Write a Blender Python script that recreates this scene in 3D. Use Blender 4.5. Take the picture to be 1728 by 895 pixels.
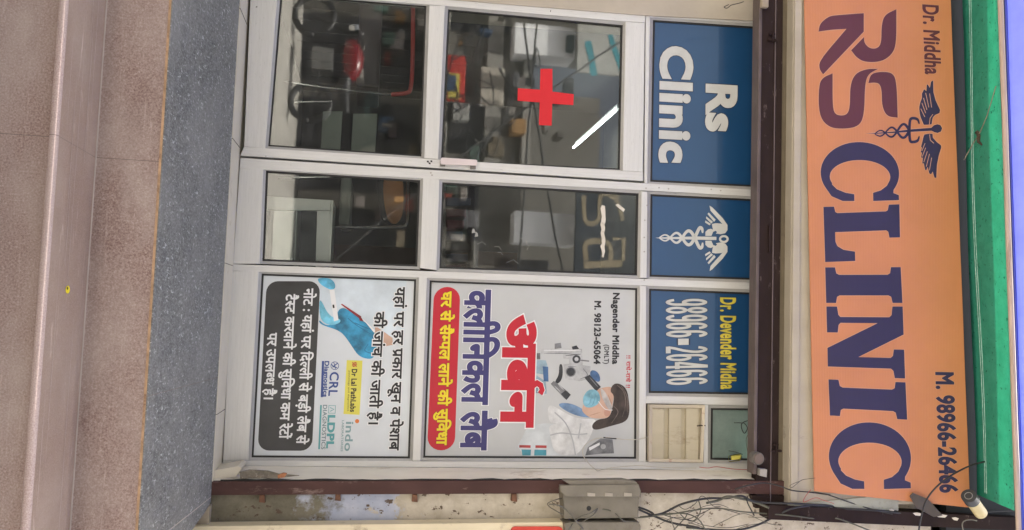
import bpy, bmesh, math, random, os
from mathutils import Vector, Matrix
random.seed(4)
sc = bpy.context.scene
C = sc.collection
for o in list(bpy.data.objects): bpy.data.objects.remove(o)

# ---------------------------------------------------------------- camera, sky, sun, exposure
# The photograph was taken upright and is shown turned a quarter turn clockwise: world "up" runs to the right.
F = 1350.0                                   # focal length in photo pixels (1728 px wide)
GROUND = 1.25                                # camera height over the street
YAW, PITCH, ROLL = -0.06947, 0.17424, 0.0452
ca, sa, cb, sb, cr_, sr = math.cos(YAW), math.sin(YAW), math.cos(PITCH), math.sin(PITCH), math.cos(ROLL), math.sin(ROLL)
fwd = Vector((sa*cb, ca*cb, sb)); r0 = Vector((ca, -sa, 0)); u0_ = r0.cross(fwd)
right = cr_*r0 + sr*u0_; up = -sr*r0 + cr_*u0_
EYE = Vector((0, -4.0, GROUND))
cam = bpy.data.cameras.new("camera"); cam.sensor_width = 36; cam.sensor_fit = 'HORIZONTAL'
cam.lens = F/1728*36; cam.clip_start = 0.05; cam.clip_end = 500
camo = bpy.data.objects.new("camera", cam); C.objects.link(camo)
camo.matrix_world = Matrix(((up.x, -right.x, -fwd.x, EYE.x), (up.y, -right.y, -fwd.y, EYE.y), (up.z, -right.z, -fwd.z, EYE.z), (0, 0, 0, 1)))
sc.camera = camo

SUN_EL, SUN_AZ = 66.0, 14.0                  # the sun stands behind the clinic, so its front lies in open shade
w = bpy.data.worlds.new("World"); sc.world = w; w.use_nodes = True
bg = w.node_tree.nodes["Background"]
sky = w.node_tree.nodes.new("ShaderNodeTexSky"); sky.sky_type = 'NISHITA'; sky.sun_disc = False
sky.sun_elevation = math.radians(SUN_EL); sky.sun_rotation = math.radians(SUN_AZ)
sky.dust_density = 9.0; sky.air_density = 0.6; sky.ozone_density = 0.0
hs = w.node_tree.nodes.new("ShaderNodeHueSaturation"); hs.inputs["Saturation"].default_value = .38   # thin white haze over the blue
w.node_tree.links.new(sky.outputs[0], hs.inputs["Color"]); w.node_tree.links.new(hs.outputs[0], bg.inputs[0]); bg.inputs[1].default_value = 0.12
sun = bpy.data.lights.new("sun", 'SUN'); sun.energy = 4.5; sun.angle = math.radians(0.6); sun.color = (1, .93, .82)
suno = bpy.data.objects.new("sun", sun); C.objects.link(suno)
az, el = math.radians(SUN_AZ), math.radians(SUN_EL)
sd = Vector((math.sin(az)*math.cos(el), math.cos(az)*math.cos(el), math.sin(el)))
suno.rotation_euler = (-sd).to_track_quat('-Z', 'Y').to_euler(); suno.location = (0, 6, 14)
sc.view_settings.view_transform = 'Standard'; sc.view_settings.look = 'None'
sc.view_settings.gamma = 1; sc.view_settings.use_curve_mapping = False
sc.view_settings.exposure = 1.9
sc.render.engine = 'CYCLES'
sc.cycles.use_denoising = True
sc.cycles.max_bounces = 10; sc.cycles.diffuse_bounces = 5; sc.cycles.transparent_max_bounces = 16

# ---------------------------------------------------------------- photo point -> place
def ray(v, u):
    d = right*((u-447.5)/F) + up*((v-864)/F) + fwd
    return d/d.y
def W(v, u, Y=0.0): return EYE + ray(v, u)*(Y-EYE.y)
def WZ(v, u, z): d = ray(v, u); return EYE + d*((z-EYE.z)/d.z)
def crop(ox, oy, s, pts): return [(ox+p[0]/s, oy+p[1]/s) for p in pts]

# ---------------------------------------------------------------- objects
def link(name, me, m=None, parent=None):
    o = bpy.data.objects.new(name, me); C.objects.link(o)
    if m: me.materials.append(m)
    if parent: o.parent = parent
    return o
def obj(name, bm, m, parent=None, smooth=False, keep=False):
    if not keep: bmesh.ops.recalc_face_normals(bm, faces=bm.faces)
    me = bpy.data.meshes.new(name); bm.to_mesh(me); bm.free()
    if smooth:
        for p in me.polygons: p.use_smooth = True
    return link(name, me, m, parent)
def tag(o, label, cat, group=None):
    o["label"] = label; o["category"] = cat
    if group: o["group"] = group
    return o
EMPT = []
def thing(name, label, cat, group=None):
    o = bpy.data.objects.new(name, None); C.objects.link(o); o.empty_display_size = .1
    EMPT.append(o); return tag(o, label, cat, group)
def settle():                                 # move every thing's Empty to its base, leaving the parts where they are
    for e in EMPT:
        pts = []
        def walk(o):
            for c in o.children:
                if c.type == 'MESH': pts.extend(v.co for v in c.data.vertices)
                walk(c)
        walk(e)
        if not pts: continue
        lo = [min(p[i] for p in pts) for i in range(3)]; hi = [max(p[i] for p in pts) for i in range(3)]
        b = Vector(((lo[0]+hi[0])/2, (lo[1]+hi[1])/2, lo[2]))
        e.location = b
        for c in e.children: c.location = c.location - b
def struct(name, bm, m):
    o = obj(name, bm, m); o["kind"] = 'structure'; return o

def NB(): return bmesh.new()
def box(bm, a, b, bev=0.0):
    x0, x1 = sorted((a[0], b[0])); y0, y1 = sorted((a[1], b[1])); z0, z1 = sorted((a[2], b[2]))
    vs = [bm.verts.new(p) for p in ((x0,y0,z0),(x1,y0,z0),(x1,y1,z0),(x0,y1,z0),(x0,y0,z1),(x1,y0,z1),(x1,y1,z1),(x0,y1,z1))]
    fs = [bm.faces.new([vs[i] for i in q]) for q in ((3,2,1,0),(4,5,6,7),(0,1,5,4),(1,2,6,5),(2,3,7,6),(3,0,4,7))]
    if bev: bmesh.ops.bevel(bm, geom=list({e for f in fs for e in f.edges}), offset=bev, segments=2, affect='EDGES', profile=.6)
    return bm
def prism(bm, px, Y0, Y1, bev=0.0):
    """an outline given in photo pixels at depth Y0, run straight back to Y1"""
    f = [W(v, u, Y0) for v, u in px]
    a = [bm.verts.new(p) for p in f]; b = [bm.verts.new((p.x, Y1, p.z)) for p in f]
    n = len(a); fs = [bm.faces.new(a), bm.faces.new(b[::-1])]
    for i in range(n): fs.append(bm.faces.new((a[i], b[i], b[(i+1) % n], a[(i+1) % n])))
    if bev: bmesh.ops.bevel(bm, geom=list({e for e in fs[0].edges}), offset=bev, segments=2, affect='EDGES', profile=.6)
    return bm
def flat(bm, px, Y):
    """print: a flat outline on a sheet, facing the street"""
    f = bm.faces.new([bm.verts.new(W(v, u, Y)) for v, u in px])
    f.normal_update()
    if f.normal.y > 0: f.normal_flip()
    bmesh.ops.triangulate(bm, faces=[f]); return bm
def ribbon(bm, px, wid, Y, closed=False):
    n = len(px); L, Rr = [], []
    for i in range(n):
        a = px[max(i-1, 0)] if not closed else px[i-1]; b = px[min(i+1, n-1)] if not closed else px[(i+1) % n]
        dx, dy = b[0]-a[0], b[1]-a[1]; l = math.hypot(dx, dy) or 1
        ww = wid(i/(n-1)) if callable(wid) else wid
        nx, ny = -dy/l*ww/2, dx/l*ww/2
        L.append(bm.verts.new(W(px[i][0]+nx, px[i][1]+ny, Y))); Rr.append(bm.verts.new(W(px[i][0]-nx, px[i][1]-ny, Y)))
    for i in range(n if closed else n-1):
        j = (i+1) % n
        try: bm.faces.new((L[i], L[j], Rr[j], Rr[i]))
        except ValueError: pass
    return bm
def disc(v, u, r, n=20, k=1.0): return [(v+r*k*math.cos(2*math.pi*i/n), u+r*math.sin(2*math.pi*i/n)) for i in range(n)]
def cat(pts, k=8):
    """smooth curve through points (any dimension)"""
    pts = [Vector(p) for p in pts]; out = []
    for i in range(len(pts)-1):
        p0, p1, p2, p3 = pts[max(i-1, 0)], pts[i], pts[i+1], pts[min(i+2, len(pts)-1)]
        for j in range(k):
            t = j/k
            out.append(.5*((2*p1)+(p2-p0)*t+(2*p0-5*p1+4*p2-p3)*t*t+(3*p1-p0-3*p2+p3)*t**3))
    out.append(pts[-1]); return out
def tube(bm, pts, r, n=8, cap=True):
    pts = [Vector(p) for p in pts]; rings = []; ref = Vector((.31, .87, .38))
    for i, p in enumerate(pts):
        t = (pts[min(i+1, len(pts)-1)]-pts[max(i-1, 0)]).normalized()
        a = (ref-t*ref.dot(t)).normalized(); b = t.cross(a); ref = a
        rr = r(i/(len(pts)-1)) if callable(r) else r
        rings.append([bm.verts.new(p+(a*math.cos(2*math.pi*k/n)+b*math.sin(2*math.pi*k/n))*rr) for k in range(n)])
    for A, B in zip(rings, rings[1:]):
        for k in range(n): bm.faces.new((A[k], A[(k+1) % n], B[(k+1) % n], B[k]))
    if cap: bm.faces.new(rings[0][::-1]); bm.faces.new(rings[-1])
    return bm
def cyl(bm, a, b, r, n=20): return tube(bm, [a, b], r, n)
def quadpt(q, s, t):
    """bilinear point of a photo quad (bl, br, tr, tl)"""
    return tuple((q[0][i]*(1-s)+q[1][i]*s)*(1-t)+(q[3][i]*(1-s)+q[2][i]*s)*t for i in (0, 1))
def rrect(q, r, k=6):
    """rounded rectangle filling a photo quad, r in pixels"""
    wd = math.dist(q[0], q[1]); ht = math.dist(q[0], q[3]); out = []
    for cx, cy, a0 in ((wd-r, ht-r, 0), (r, ht-r, 90), (r, r, 180), (wd-r, r, 270)):
        for i in range(k+1):
            a = math.radians(a0+90*i/k); out.append(quadpt(q, (cx+r*math.cos(a))/wd, (cy+r*math.sin(a))/ht))
    return out
def grow(q, d):
    """photo quad (bl, br, tr, tl) grown by d pixels on every side"""
    s = ((-d, -d), (-d, d), (d, d), (d, -d))
    return [(p[0]+e[0], p[1]+e[1]) for p, e in zip(q, s)]
def ring(bm, outer, inner, Yo, Yi, Yb=None):
    """sloping frame between two photo quads; outer edge at Yo, inner edge at Yi, then straight back to Yb"""
    a = [bm.verts.new(W(*p, Yo)) for p in outer]; b = [bm.verts.new(W(*p, Yi)) for p in inner]
    for i in range(4): bm.faces.new((a[i], a[(i+1) % 4], b[(i+1) % 4], b[i]))
    if Yb is not None:
        c = [bm.verts.new((v.co.x, Yb, v.co.z)) for v in b]; d = [bm.verts.new((v.co.x, Yb, v.co.z)) for v in a]
        for i in range(4):
            j = (i+1) % 4
            bm.faces.new((b[i], b[j], c[j], c[i])); bm.faces.new((c[i], c[j], d[j], d[i])); bm.faces.new((d[i], d[j], a[j], a[i]))
    return bm

# ---------------------------------------------------------------- materials
def nodes(name):
    m = bpy.data.materials.new(name); m.use_nodes = True; nt = m.node_tree
    return m, nt, nt.nodes["Principled BSDF"], nt.nodes.new, nt.links.new
def ramp(nt, fac, stops):
    r = nt.nodes.new("ShaderNodeValToRGB"); e = r.color_ramp.elements
    while len(e) < len(stops): e.new(.5)
    for x, (p, c) in zip(e, stops): x.position = p; x.color = (*c, 1) if len(c) == 3 else c
    nt.links.new(fac, r.inputs[0]); return r.outputs[0]
def noise(nt, scale, detail=6, rough=.6, stretch=(1, 1, 1), off=(0, 0, 0), dist=0):
    tc = nt.nodes.new("ShaderNodeTexCoord"); mp = nt.nodes.new("ShaderNodeMapping")
    mp.inputs["Scale"].default_value = stretch; mp.inputs["Location"].default_value = off
    n = nt.nodes.new("ShaderNodeTexNoise"); n.inputs["Scale"].default_value = scale; n.inputs["Detail"].default_value = detail
    n.inputs["Roughness"].default_value = rough; n.inputs["Distortion"].default_value = dist
    nt.links.new(tc.outputs["Object"], mp.inputs[0]); nt.links.new(mp.outputs[0], n.inputs["Vector"]); return n.outputs["Fac"]
def mix(nt, fac, a, b, mode='MIX'):
    m = nt.nodes.new("ShaderNodeMix"); m.data_type = 'RGBA'; m.blend_type = mode
    for s, v in ((m.inputs[0], fac), (m.inputs[6], a), (m.inputs[7], b)):
        if isinstance(v, (int, float)): s.default_value = v
        elif isinstance(v, tuple): s.default_value = (*v, 1) if len(v) == 3 else v
        else: nt.links.new(v, s)
    return m.outputs[2]
def bump(nt, bs, h, strength=.2, dist=.002):
    b = nt.nodes.new("ShaderNodeBump"); b.inputs["Strength"].default_value = strength; b.inputs["Distance"].default_value = dist
    nt.links.new(h, b.inputs["Height"]); nt.links.new(b.outputs[0], bs.inputs["Normal"])
_MC = {}
def paint(name, col, rough=.5, metal=0.0, var=.12, scale=6, dirt=None, dirt_amt=.0, dirt_scale=9, stretch=(1, 1, 1), bmp=.0, coat=0.0, spec=.5):
    """plain painted or moulded surface: slight tone variation, optional dirt patches with a shape of their own"""
    if name in _MC: return _MC[name]
    m, nt, b, N, L = nodes(name)
    f = noise(nt, scale, 5, .6, stretch)
    lo = tuple(c*(1-var) for c in col); hi = tuple(min(1, c*(1+var)) for c in col)
    c = ramp(nt, f, [(.3, lo), (.7, hi)])
    if dirt:
        g = noise(nt, dirt_scale, 9, .72, stretch, (3, 1, 7))
        k = ramp(nt, g, [(.62-.25*dirt_amt, (0, 0, 0)), (.74-.2*dirt_amt, (1, 1, 1))])
        c = mix(nt, k, c, dirt)
    L(c, b.inputs["Base Color"]); b.inputs["Roughness"].default_value = rough; b.inputs["Metallic"].default_value = metal
    b.inputs["Coat Weight"].default_value = coat; b.inputs["Coat Roughness"].default_value = .12
    b.inputs["Specular IOR Level"].default_value = spec
    if bmp: bump(nt, b, noise(nt, scale*6, 6, .7, stretch), bmp)
    _MC[name] = m; return m

def alu(name, base, scuff, stretch):
    """old painted aluminium profile: long draw marks, grey scuffs, small black chips"""
    m, nt, b, N, L = nodes(name)
    c = ramp(nt, noise(nt, 14, 6, .65, stretch), [(.28, tuple(x*.90 for x in base)), (.6, base)])
    s = ramp(nt, noise(nt, 46, 10, .78, tuple(.5+.5*x for x in stretch), (2, 5, 1)), [(.57, (0, 0, 0)), (.72, (.65, .65, .65))])
    c = mix(nt, s, c, scuff)
    k = ramp(nt, noise(nt, 30, 3, .6, (1, 1, 1), (9, 2, 4)), [(.745, (0, 0, 0)), (.76, (1, 1, 1))])
    c = mix(nt, k, c, (.05, .045, .04))
    L(c, b.inputs["Base Color"]); b.inputs["Metallic"].default_value = .25
    L(ramp(nt, noise(nt, 20, 5, .6, stretch, (1, 1, 1)), [(.3, (.34,)*3), (.7, (.52,)*3)]), b.inputs["Roughness"])
    bump(nt, b, noise(nt, 24, 4, .6, stretch), .05, .001)
    return m
ALU_UP = alu("aluminium_upright", (.67, .67, .655), (.29, .285, .27), (8, 8, .35))
ALU_ACROSS = alu("aluminium_across", (.67, .67, .655), (.29, .285, .27), (.35, 8, 8))
BEAD = alu("aluminium_bead", (.46, .455, .44), (.25, .24, .22), (1, 1, 1))
SEAL = paint("black_rubber_seal", (.015, .015, .015), .6)
BLACK = paint("black_plastic", (.018, .018, .02), .45)

def glassmat(name, tint=(.88, .91, .90), refl=1.7, dust=.014, dustcol=(.7, .7, .68)):
    m, nt, b, N, L = nodes(name); nt.nodes.remove(b); out = nt.nodes["Material Output"]
    tr = N("ShaderNodeBsdfTransparent"); tr.inputs[0].default_value = (*tint, 1)
    gl = N("ShaderNodeBsdfGlossy"); gl.inputs["Roughness"].default_value = .022
    bw = N("ShaderNodeBump"); bw.inputs["Strength"].default_value = .05; bw.inputs["Distance"].default_value = .004; L(noise(nt, 4, 2, .5), bw.inputs["Height"]); L(bw.outputs[0], gl.inputs["Normal"])
    gl.inputs[0].default_value = (1, 1, 1, 1)
    fr = N("ShaderNodeFresnel"); fr.inputs[0].default_value = refl
    m1 = N("ShaderNodeMixShader"); L(fr.outputs[0], m1.inputs[0]); L(tr.outputs[0], m1.inputs[1]); L(gl.outputs[0], m1.inputs[2])
    df = N("ShaderNodeBsdfDiffuse"); df.inputs[0].default_value = (*dustcol, 1)
    d1 = ramp(nt, noise(nt, 5, 9, .75, (1, 1, 1), (4, 4, 4), .6), [(.45, (dust*.35,)*3), (.75, (dust*2.2,)*3)])
    d2 = ramp(nt, noise(nt, 60, 4, .6, (.5, 1, 3.5), (1, 8, 2), 2.5), [(.69, (0, 0, 0)), (.76, (.10,)*3)])
    ad = mix(nt, 1.0, d1, d2, 'ADD')
    m2 = N("ShaderNodeMixShader"); L(ad, m2.inputs[0]); L(m1.outputs[0], m2.inputs[1]); L(df.outputs[0], m2.inputs[2])
    L(m2.outputs[0], out.inputs[0]); return m
GLASS = glassmat("dusty_window_glass")
def frosted():
    m, nt, b, N, L = nodes("frosted_green_pane")
    c = ramp(nt, noise(nt, 9, 7, .7), [(.3, (.24, .31, .285)), (.7, (.34, .42, .39))])
    L(c, b.inputs["Base Color"]); b.inputs["Roughness"].default_value = .28
    t = N("ShaderNodeBsdfTranslucent"); L(c, t.inputs[0]); mx = N("ShaderNodeMixShader"); mx.inputs[0].default_value = .45
    L(b.outputs[0], mx.inputs[1]); L(t.outputs[0], mx.inputs[2]); L(mx.outputs[0], nt.nodes["Material Output"].inputs[0]); return m

def granite(name, cols, stain, scale, streak=(1, 1, 1), fleck=None, rough=.5, flk=.66, joints=(), wear=.35):
    m, nt, b, N, L = nodes(name)
    c = ramp(nt, noise(nt, scale, 3, .75, streak), [(.30, cols[0]), (.46, cols[1]), (.60, cols[2]), (.72, cols[3])])
    if fleck:
        f = ramp(nt, noise(nt, scale*.55, 4, .8, streak, (5, 5, 5), .4), [(flk, (0, 0, 0)), (flk+.06, (1, 1, 1))])
        c = mix(nt, f, c, fleck)
    s = ramp(nt, noise(nt, 2.6, 6, .62, (1, 1, 1.6), (7, 3, 1)), [(.38, (0, 0, 0)), (.68, (.6,)*3)])
    c = mix(nt, s, c, stain)
    s3 = ramp(nt, noise(nt, 4.2, 7, .68, (.6, 1, 1.6), (1, 9, 4)), [(.50, (0, 0, 0)), (.74, (.26,)*3)])
    c = mix(nt, s3, c, tuple(.62*x for x in cols[1]))
    s2 = ramp(nt, noise(nt, 30, 5, .7, (.12, 1, 2), (2, 6, 1), .6), [(.60, (0, 0, 0)), (.72, (wear,)*3)])
    c = mix(nt, s2, c, tuple(min(1, x*1.5) for x in stain))
    if joints:                                # thin pointed joints between the slabs, at fixed places along the step
        tc = N("ShaderNodeTexCoord"); sx = N("ShaderNodeSeparateXYZ"); L(tc.outputs["Object"], sx.inputs[0])
        for j in joints:
            a = N("ShaderNodeMath"); a.operation = 'SUBTRACT'; L(sx.outputs[0], a.inputs[0]); a.inputs[1].default_value = j
            a2 = N("ShaderNodeMath"); a2.operation = 'ABSOLUTE'; L(a.outputs[0], a2.inputs[0])
            a3 = N("ShaderNodeMath"); a3.operation = 'LESS_THAN'; L(a2.outputs[0], a3.inputs[0]); a3.inputs[1].default_value = .0011
            c = mix(nt, a3.outputs[0], c, (.20, .16, .145))
    L(c, b.inputs["Base Color"]); b.inputs["Specular IOR Level"].default_value = .22
    L(ramp(nt, noise(nt, scale*.4, 3, .6, streak, (1, 2, 3)), [(.3, (rough-.12,)*3), (.7, (rough+.12,)*3)]), b.inputs["Roughness"])
    bump(nt, b, noise(nt, scale, 3, .7, streak), .22, .0015)
    return m
JX = [W(149, 275, -.96).x, .72+.9, -1.9]
G_RISER = granite("brown_granite", [(.19, .12, .105), (.30, .215, .195), (.40, .31, .285), (.54, .45, .42)], (.50, .43, .40), 170, rough=.62, joints=JX, wear=.35)
G_TREAD = granite("smooth_brown_granite", [(.22, .15, .122), (.28, .20, .165), (.33, .245, .205), (.41, .32, .27)], (.40, .325, .275), 200, rough=.72, joints=JX, wear=.8)
G_NOSE = granite("honed_granite_edge", [(.32, .22, .21), (.42, .32, .30), (.52, .42, .40), (.62, .53, .51)], (.46, .38, .36), 240, rough=.5, joints=JX)
G_BLUE = granite("blue_grey_granite", [(.072, .075, .077), (.145, .149, .150), (.225, .229, .230), (.37, .372, .37)], (.30, .30, .295), 80,
                 (1.5, .75, 1), fleck=(.60, .62, .63), rough=.5, flk=.585, joints=[.30])
CREAM_TILE = paint("cream_tile", (.66, .61, .51), .4, var=.06, scale=5, dirt=(.42, .33, .22), dirt_amt=.1)
CREAM_WALL = paint("cream_plaster", (.42, .375, .31), .8, var=.10, scale=4, dirt=(.36, .28, .20), dirt_amt=.15, dirt_scale=6, bmp=.25)
CREAM_FASCIA = paint("cream_fascia_paint", (.40, .355, .28), .6, var=.10, scale=5, dirt=(.22, .19, .16), dirt_amt=.06, dirt_scale=7, stretch=(1, 1, .4), bmp=.15)
CHALK = paint("chalky_white_plaster", (.74, .70, .62), .8, var=.08, scale=7, dirt=(.40, .33, .25), dirt_amt=.25, dirt_scale=5, stretch=(1, 1, .5), bmp=.3)
BROWN = paint("brown_enamel", (.075, .038, .034), .65, spec=.2, var=.22, scale=9, dirt=(.25, .18, .16), dirt_amt=.12, dirt_scale=16, stretch=(1, 1, .35), bmp=.12)
BROWN_DARK = paint("dark_brown_enamel", (.024, .0145, .013), .6, spec=.15, var=.22, scale=9, dirt=(.17, .13, .12), dirt_amt=.06, dirt_scale=22, stretch=(.4, 1, 1), bmp=.1)
TAN = paint("tan_enamel", (.12, .098, .065), .55, var=.15, scale=8, dirt=(.09, .07, .05), dirt_amt=.1)
RUST = paint("rusty_iron", (.15, .07, .04), .8, var=.4, scale=40, bmp=.3)
CABLE = paint("black_cable", (.022, .022, .024), .5, var=.3, scale=30)
CABLE_GREY = paint("weathered_grey_cable", (.13, .125, .105), .6, var=.3, scale=30)
CABLE_OLIVE = paint("olive_grey_cable", (.085, .085, .065), .6, var=.3, scale=30)
CABLE_WHITE = paint("dirty_white_cable", (.50, .47, .40), .55, var=.15, scale=30)
CABLE_RED = paint("red_wire", (.40, .03, .03), .5)
BOXGREY = paint("weathered_grey_plastic", (.175, .158, .125), .62, var=.16, scale=9, dirt=(.13, .11, .085), dirt_amt=.25, dirt_scale=11, bmp=.12)
CHROME = paint("chromed_tube", (.75, .75, .75), .14, 1.0, var=.03)

def wallmat():
    """old wall: olive cement, chalky white and bluish coats of paint left in flakes"""
    m, nt, b, N, L = nodes("peeling_painted_wall")
    cem = ramp(nt, noise(nt, 9, 8, .7), [(.3, (.11, .10, .07)), (.7, (.24, .22, .165))])
    blue = ramp(nt, noise(nt, 14, 4, .6, (1, 1, 1), (3, 3, 3)), [(.3, (.36, .40, .52)), (.7, (.50, .53, .62))])
    wht = ramp(nt, noise(nt, 11, 6, .65, (1, 1, 1), (8, 3, 1)), [(.3, (.40, .35, .27)), (.65, (.60, .55, .46))])
    tc = N("ShaderNodeTexCoord"); sx = N("ShaderNodeSeparateXYZ"); L(tc.outputs["Object"], sx.inputs[0])
    def band(z0, z1):
        mr = N("ShaderNodeMapRange"); L(sx.outputs[2], mr.inputs[0]); mr.inputs[1].default_value = z0; mr.inputs[2].default_value = z1; return mr.outputs[0]
    def thr(h, amp, n, soft=.05):
        a = N("ShaderNodeMath"); a.operation = 'MULTIPLY_ADD'; L(n, a.inputs[0]); a.inputs[1].default_value = amp; L(h, a.inputs[2])
        return ramp(nt, a.outputs[0], [(.5+amp*.5-soft if amp < 1 else .97, (0, 0, 0)), (.5+amp*.5+soft if amp < 1 else 1., (1, 1, 1))])
    bb = thr(band(GROUND-.72, GROUND+.42), .9, noise(nt, 7, 7, .68, (1, 1, 1), (2, 9, 5)), .06)
    c = mix(nt, bb, cem, blue)
    ww = thr(band(GROUND-.5, GROUND+.85), .85, noise(nt, 8, 8, .7, (1, 1, 1), (6, 1, 2)), .015)
    c = mix(nt, ww, c, wht)
    ch = ramp(nt, noise(nt, 26, 6, .7, (1, 1, .7), (4, 7, 7)), [(.615, (0, 0, 0)), (.63, (1, 1, 1))])
    c = mix(nt, ch, c, (.12, .085, .06))
    L(c, b.inputs["Base Color"]); b.inputs["Roughness"].default_value = .88
    bump(nt, b, noise(nt, 30, 8, .7), .5, .004); return m
PEELING = wallmat()

def flexmat(name, col, rough=.35, ridge=.10, coat=.0, rs=900):
    """printed flex sheet: woven ridges, soft ripples"""
    if name in _MC: return _MC[name]
    m, nt, b, N, L = nodes(name)
    c = ramp(nt, noise(nt, 3, 4, .6), [(.3, tuple(x*.93 for x in col)), (.7, tuple(min(1, x*1.05) for x in col))])
    L(c, b.inputs["Base Color"]); b.inputs["Roughness"].default_value = rough
    b.inputs["Coat Weight"].default_value = coat; b.inputs["Coat Roughness"].default_value = .03; b.inputs["Coat IOR"].default_value = 1.6
    tc = N("ShaderNodeTexCoord"); wv = N("ShaderNodeTexWave"); wv.bands_direction = 'Z'; wv.inputs["Scale"].default_value = rs/20
    wv.inputs["Distortion"].default_value = .4; L(tc.outputs["Object"], wv.inputs["Vector"])
    ad = N("ShaderNodeMath"); ad.operation = 'MULTIPLY_ADD'; L(noise(nt, 2.2, 2, .5), ad.inputs[0]); ad.inputs[1].default_value = 7; L(wv.outputs["Fac"], ad.inputs[2])
    bump(nt, b, ad.outputs[0], ridge, .002)
    _MC[name] = m; return m
def ink(name, col, rough=.42, coat=0.0, spec=.5): return flexmat("ink_"+name, col, rough, .08, coat)

# ---------------------------------------------------------------- lettering
_T = None
def _tmp(font=None):
    global _T
    if _T is None:
        c = bpy.data.curves.new("lettering", 'FONT'); _T = bpy.data.objects.new("lettering", c); C.objects.link(_T)
    return _T
BF = None; SANS = None
def rawtext(s, bold, font):
    o = _tmp(); c = o.data; c.body = s; c.bevel_depth = bold; c.bevel_resolution = 0; c.resolution_u = 5; c.space_character = 1.07 if ord(s[0]) < 0x900 else 1.0
    if font is not None: c.font = font
    c.fill_mode = 'BOTH'
    bpy.context.view_layer.update()
    dg = bpy.context.evaluated_depsgraph_get(); e = o.evaluated_get(dg); me = e.to_mesh()
    bm = bmesh.new(); bm.from_mesh(me); e.to_mesh_clear()
    for f in bm.faces: f.smooth = False
    return bm
_ADV = {}
def bbox(bm):
    xs = [v.co.x for v in bm.verts]; ys = [v.co.y for v in bm.verts]; return min(xs), max(xs), min(ys), max(ys)
def adv(s, font):
    k = (s, font.name if font else '')
    if k not in _ADV:
        a = rawtext(s+"।", 0, font); b = rawtext("।", 0, font); _ADV[k] = bbox(a)[1]-bbox(b)[1]; a.free(); b.free()
    return _ADV[k]
CUT = {'ल': .20, 'ब': .20, 'स': .20, 'म': .20, 'क': .17}
def textmesh(s, bold, font):
    """lay a run out left to right; 'x~' writes the half letter of x, 'x`' adds a subscript stroke, '^' a hook above the last letter"""
    out = bmesh.new(); x = 0.0; i = 0; run = ''
    def put(bm, dx):
        for v in bm.verts: v.co.x += dx
        me = bpy.data.meshes.new("t"); bm.to_mesh(me); bm.free(); out.from_mesh(me); bpy.data.meshes.remove(me)
    def stroke(pts, wd):
        bm = bmesh.new(); n = len(pts); A = []; B = []
        for k in range(n):
            a, b = pts[max(k-1, 0)], pts[min(k+1, n-1)]; dx, dy = b[0]-a[0], b[1]-a[1]; l = math.hypot(dx, dy)
            nx, ny = -dy/l*wd/2, dx/l*wd/2
            A.append(bm.verts.new((pts[k][0]+nx, pts[k][1]+ny, 0))); B.append(bm.verts.new((pts[k][0]-nx, pts[k][1]-ny, 0)))
        for k in range(n-1): bm.faces.new((A[k], A[k+1], B[k+1], B[k]))
        put(bm, 0)
    def flush():
        nonlocal run, x
        if run:
            if run.strip(): put(rawtext(run, bold, font), x)
            x += adv(run, font); run = ''
    while i < len(s):
        ch = s[i]; nx = s[i+1] if i+1 < len(s) else ''
        if nx == '~':
            flush(); a = adv(ch, font); cx = a-CUT.get(ch, .2); bm = rawtext(ch, bold, font)
            bmesh.ops.bisect_plane(bm, geom=bm.verts[:]+bm.edges[:]+bm.faces[:], plane_co=(cx, 0, 0), plane_no=(1, 0, 0), clear_outer=True)
            put(bm, x); x += cx; i += 2; continue
        if nx == '`':
            run += ch; flush(); wd = .07+2*bold
            stroke([(x-.13, .21), (x-.30, .11), (x-.44, .0)], wd); i += 2; continue
        if ch == '^':
            flush(); wd = .05+1.3*bold
            stroke([(x-.13, .64), (x-.17, .72), (x-.13, .80), (x-.05, .83), (x+.02, .79)], wd); i += 1; continue
        run += ch; i += 1
    flush(); return out
def H_of(font, deva):
    k = ('H', font.name if font else '', deva)
    if k not in _ADV:
        b = rawtext('क' if deva else 'H', 0, font); _ADV[k] = bbox(b)[3]; b.free()
    return _ADV[k]
def text(s, p0, p1, h, m, parent, Y, bold=0.0, outline=None, name="lettering", om=None, vs=None):
    """write s along the photo baseline p0 -> p1 (v, u), h pixels tall, on the sheet at depth Y"""
    deva = any(ord(c) > 0x900 for c in s); font = BF if deva else SANS
    Hh = H_of(font, deva)
    if not deva and bold: bold += .012
    src = textmesh(s, bold, font); x0, x1, _, _ = bbox(src)
    def place(bm, YY, thick):
        bm.verts.ensure_lookup_table(); bm.verts.index_update()
        zs = max((abs(v.co.z) for v in bm.verts), default=0) or 1
        seen = set(); k_ = 0; shift = {}
        for v in bm.verts:
            if v.index in seen: continue
            st = [v]; seen.add(v.index)
            while st:
                q = st.pop(); shift[q.index] = (k_ % 4)*.00012
                for e in q.link_edges:
                    r = e.other_vert(q)
                    if r.index not in seen: seen.add(r.index); st.append(r)
            k_ += 1
        for v in bm.verts:
            t = (v.co.x-x0)/(x1-x0); vv = p0[0]+(p1[0]-p0[0])*t; uu = p0[1]+(p1[1]-p0[1])*t
            k = v.co.y/Hh*h; su = (800-uu)*9.0e-5 if vs is None else vs
            p = W(vv+k, uu+k*su, YY); v.co = Vector((p.x, YY-(v.co.z/zs)*thick*.15-shift[v.index], p.z))
        return bm
    o = obj(name, place(src, Y, .0003), m, parent, keep=True)
    if outline:
        b2 = textmesh(s, bold+outline, font); obj("letter_outline", place(b2, Y+.0008, .00015), om, o, keep=True)
    return o
BF = None
_tmp(); BF = _T.data.font
SANS = BF

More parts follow.
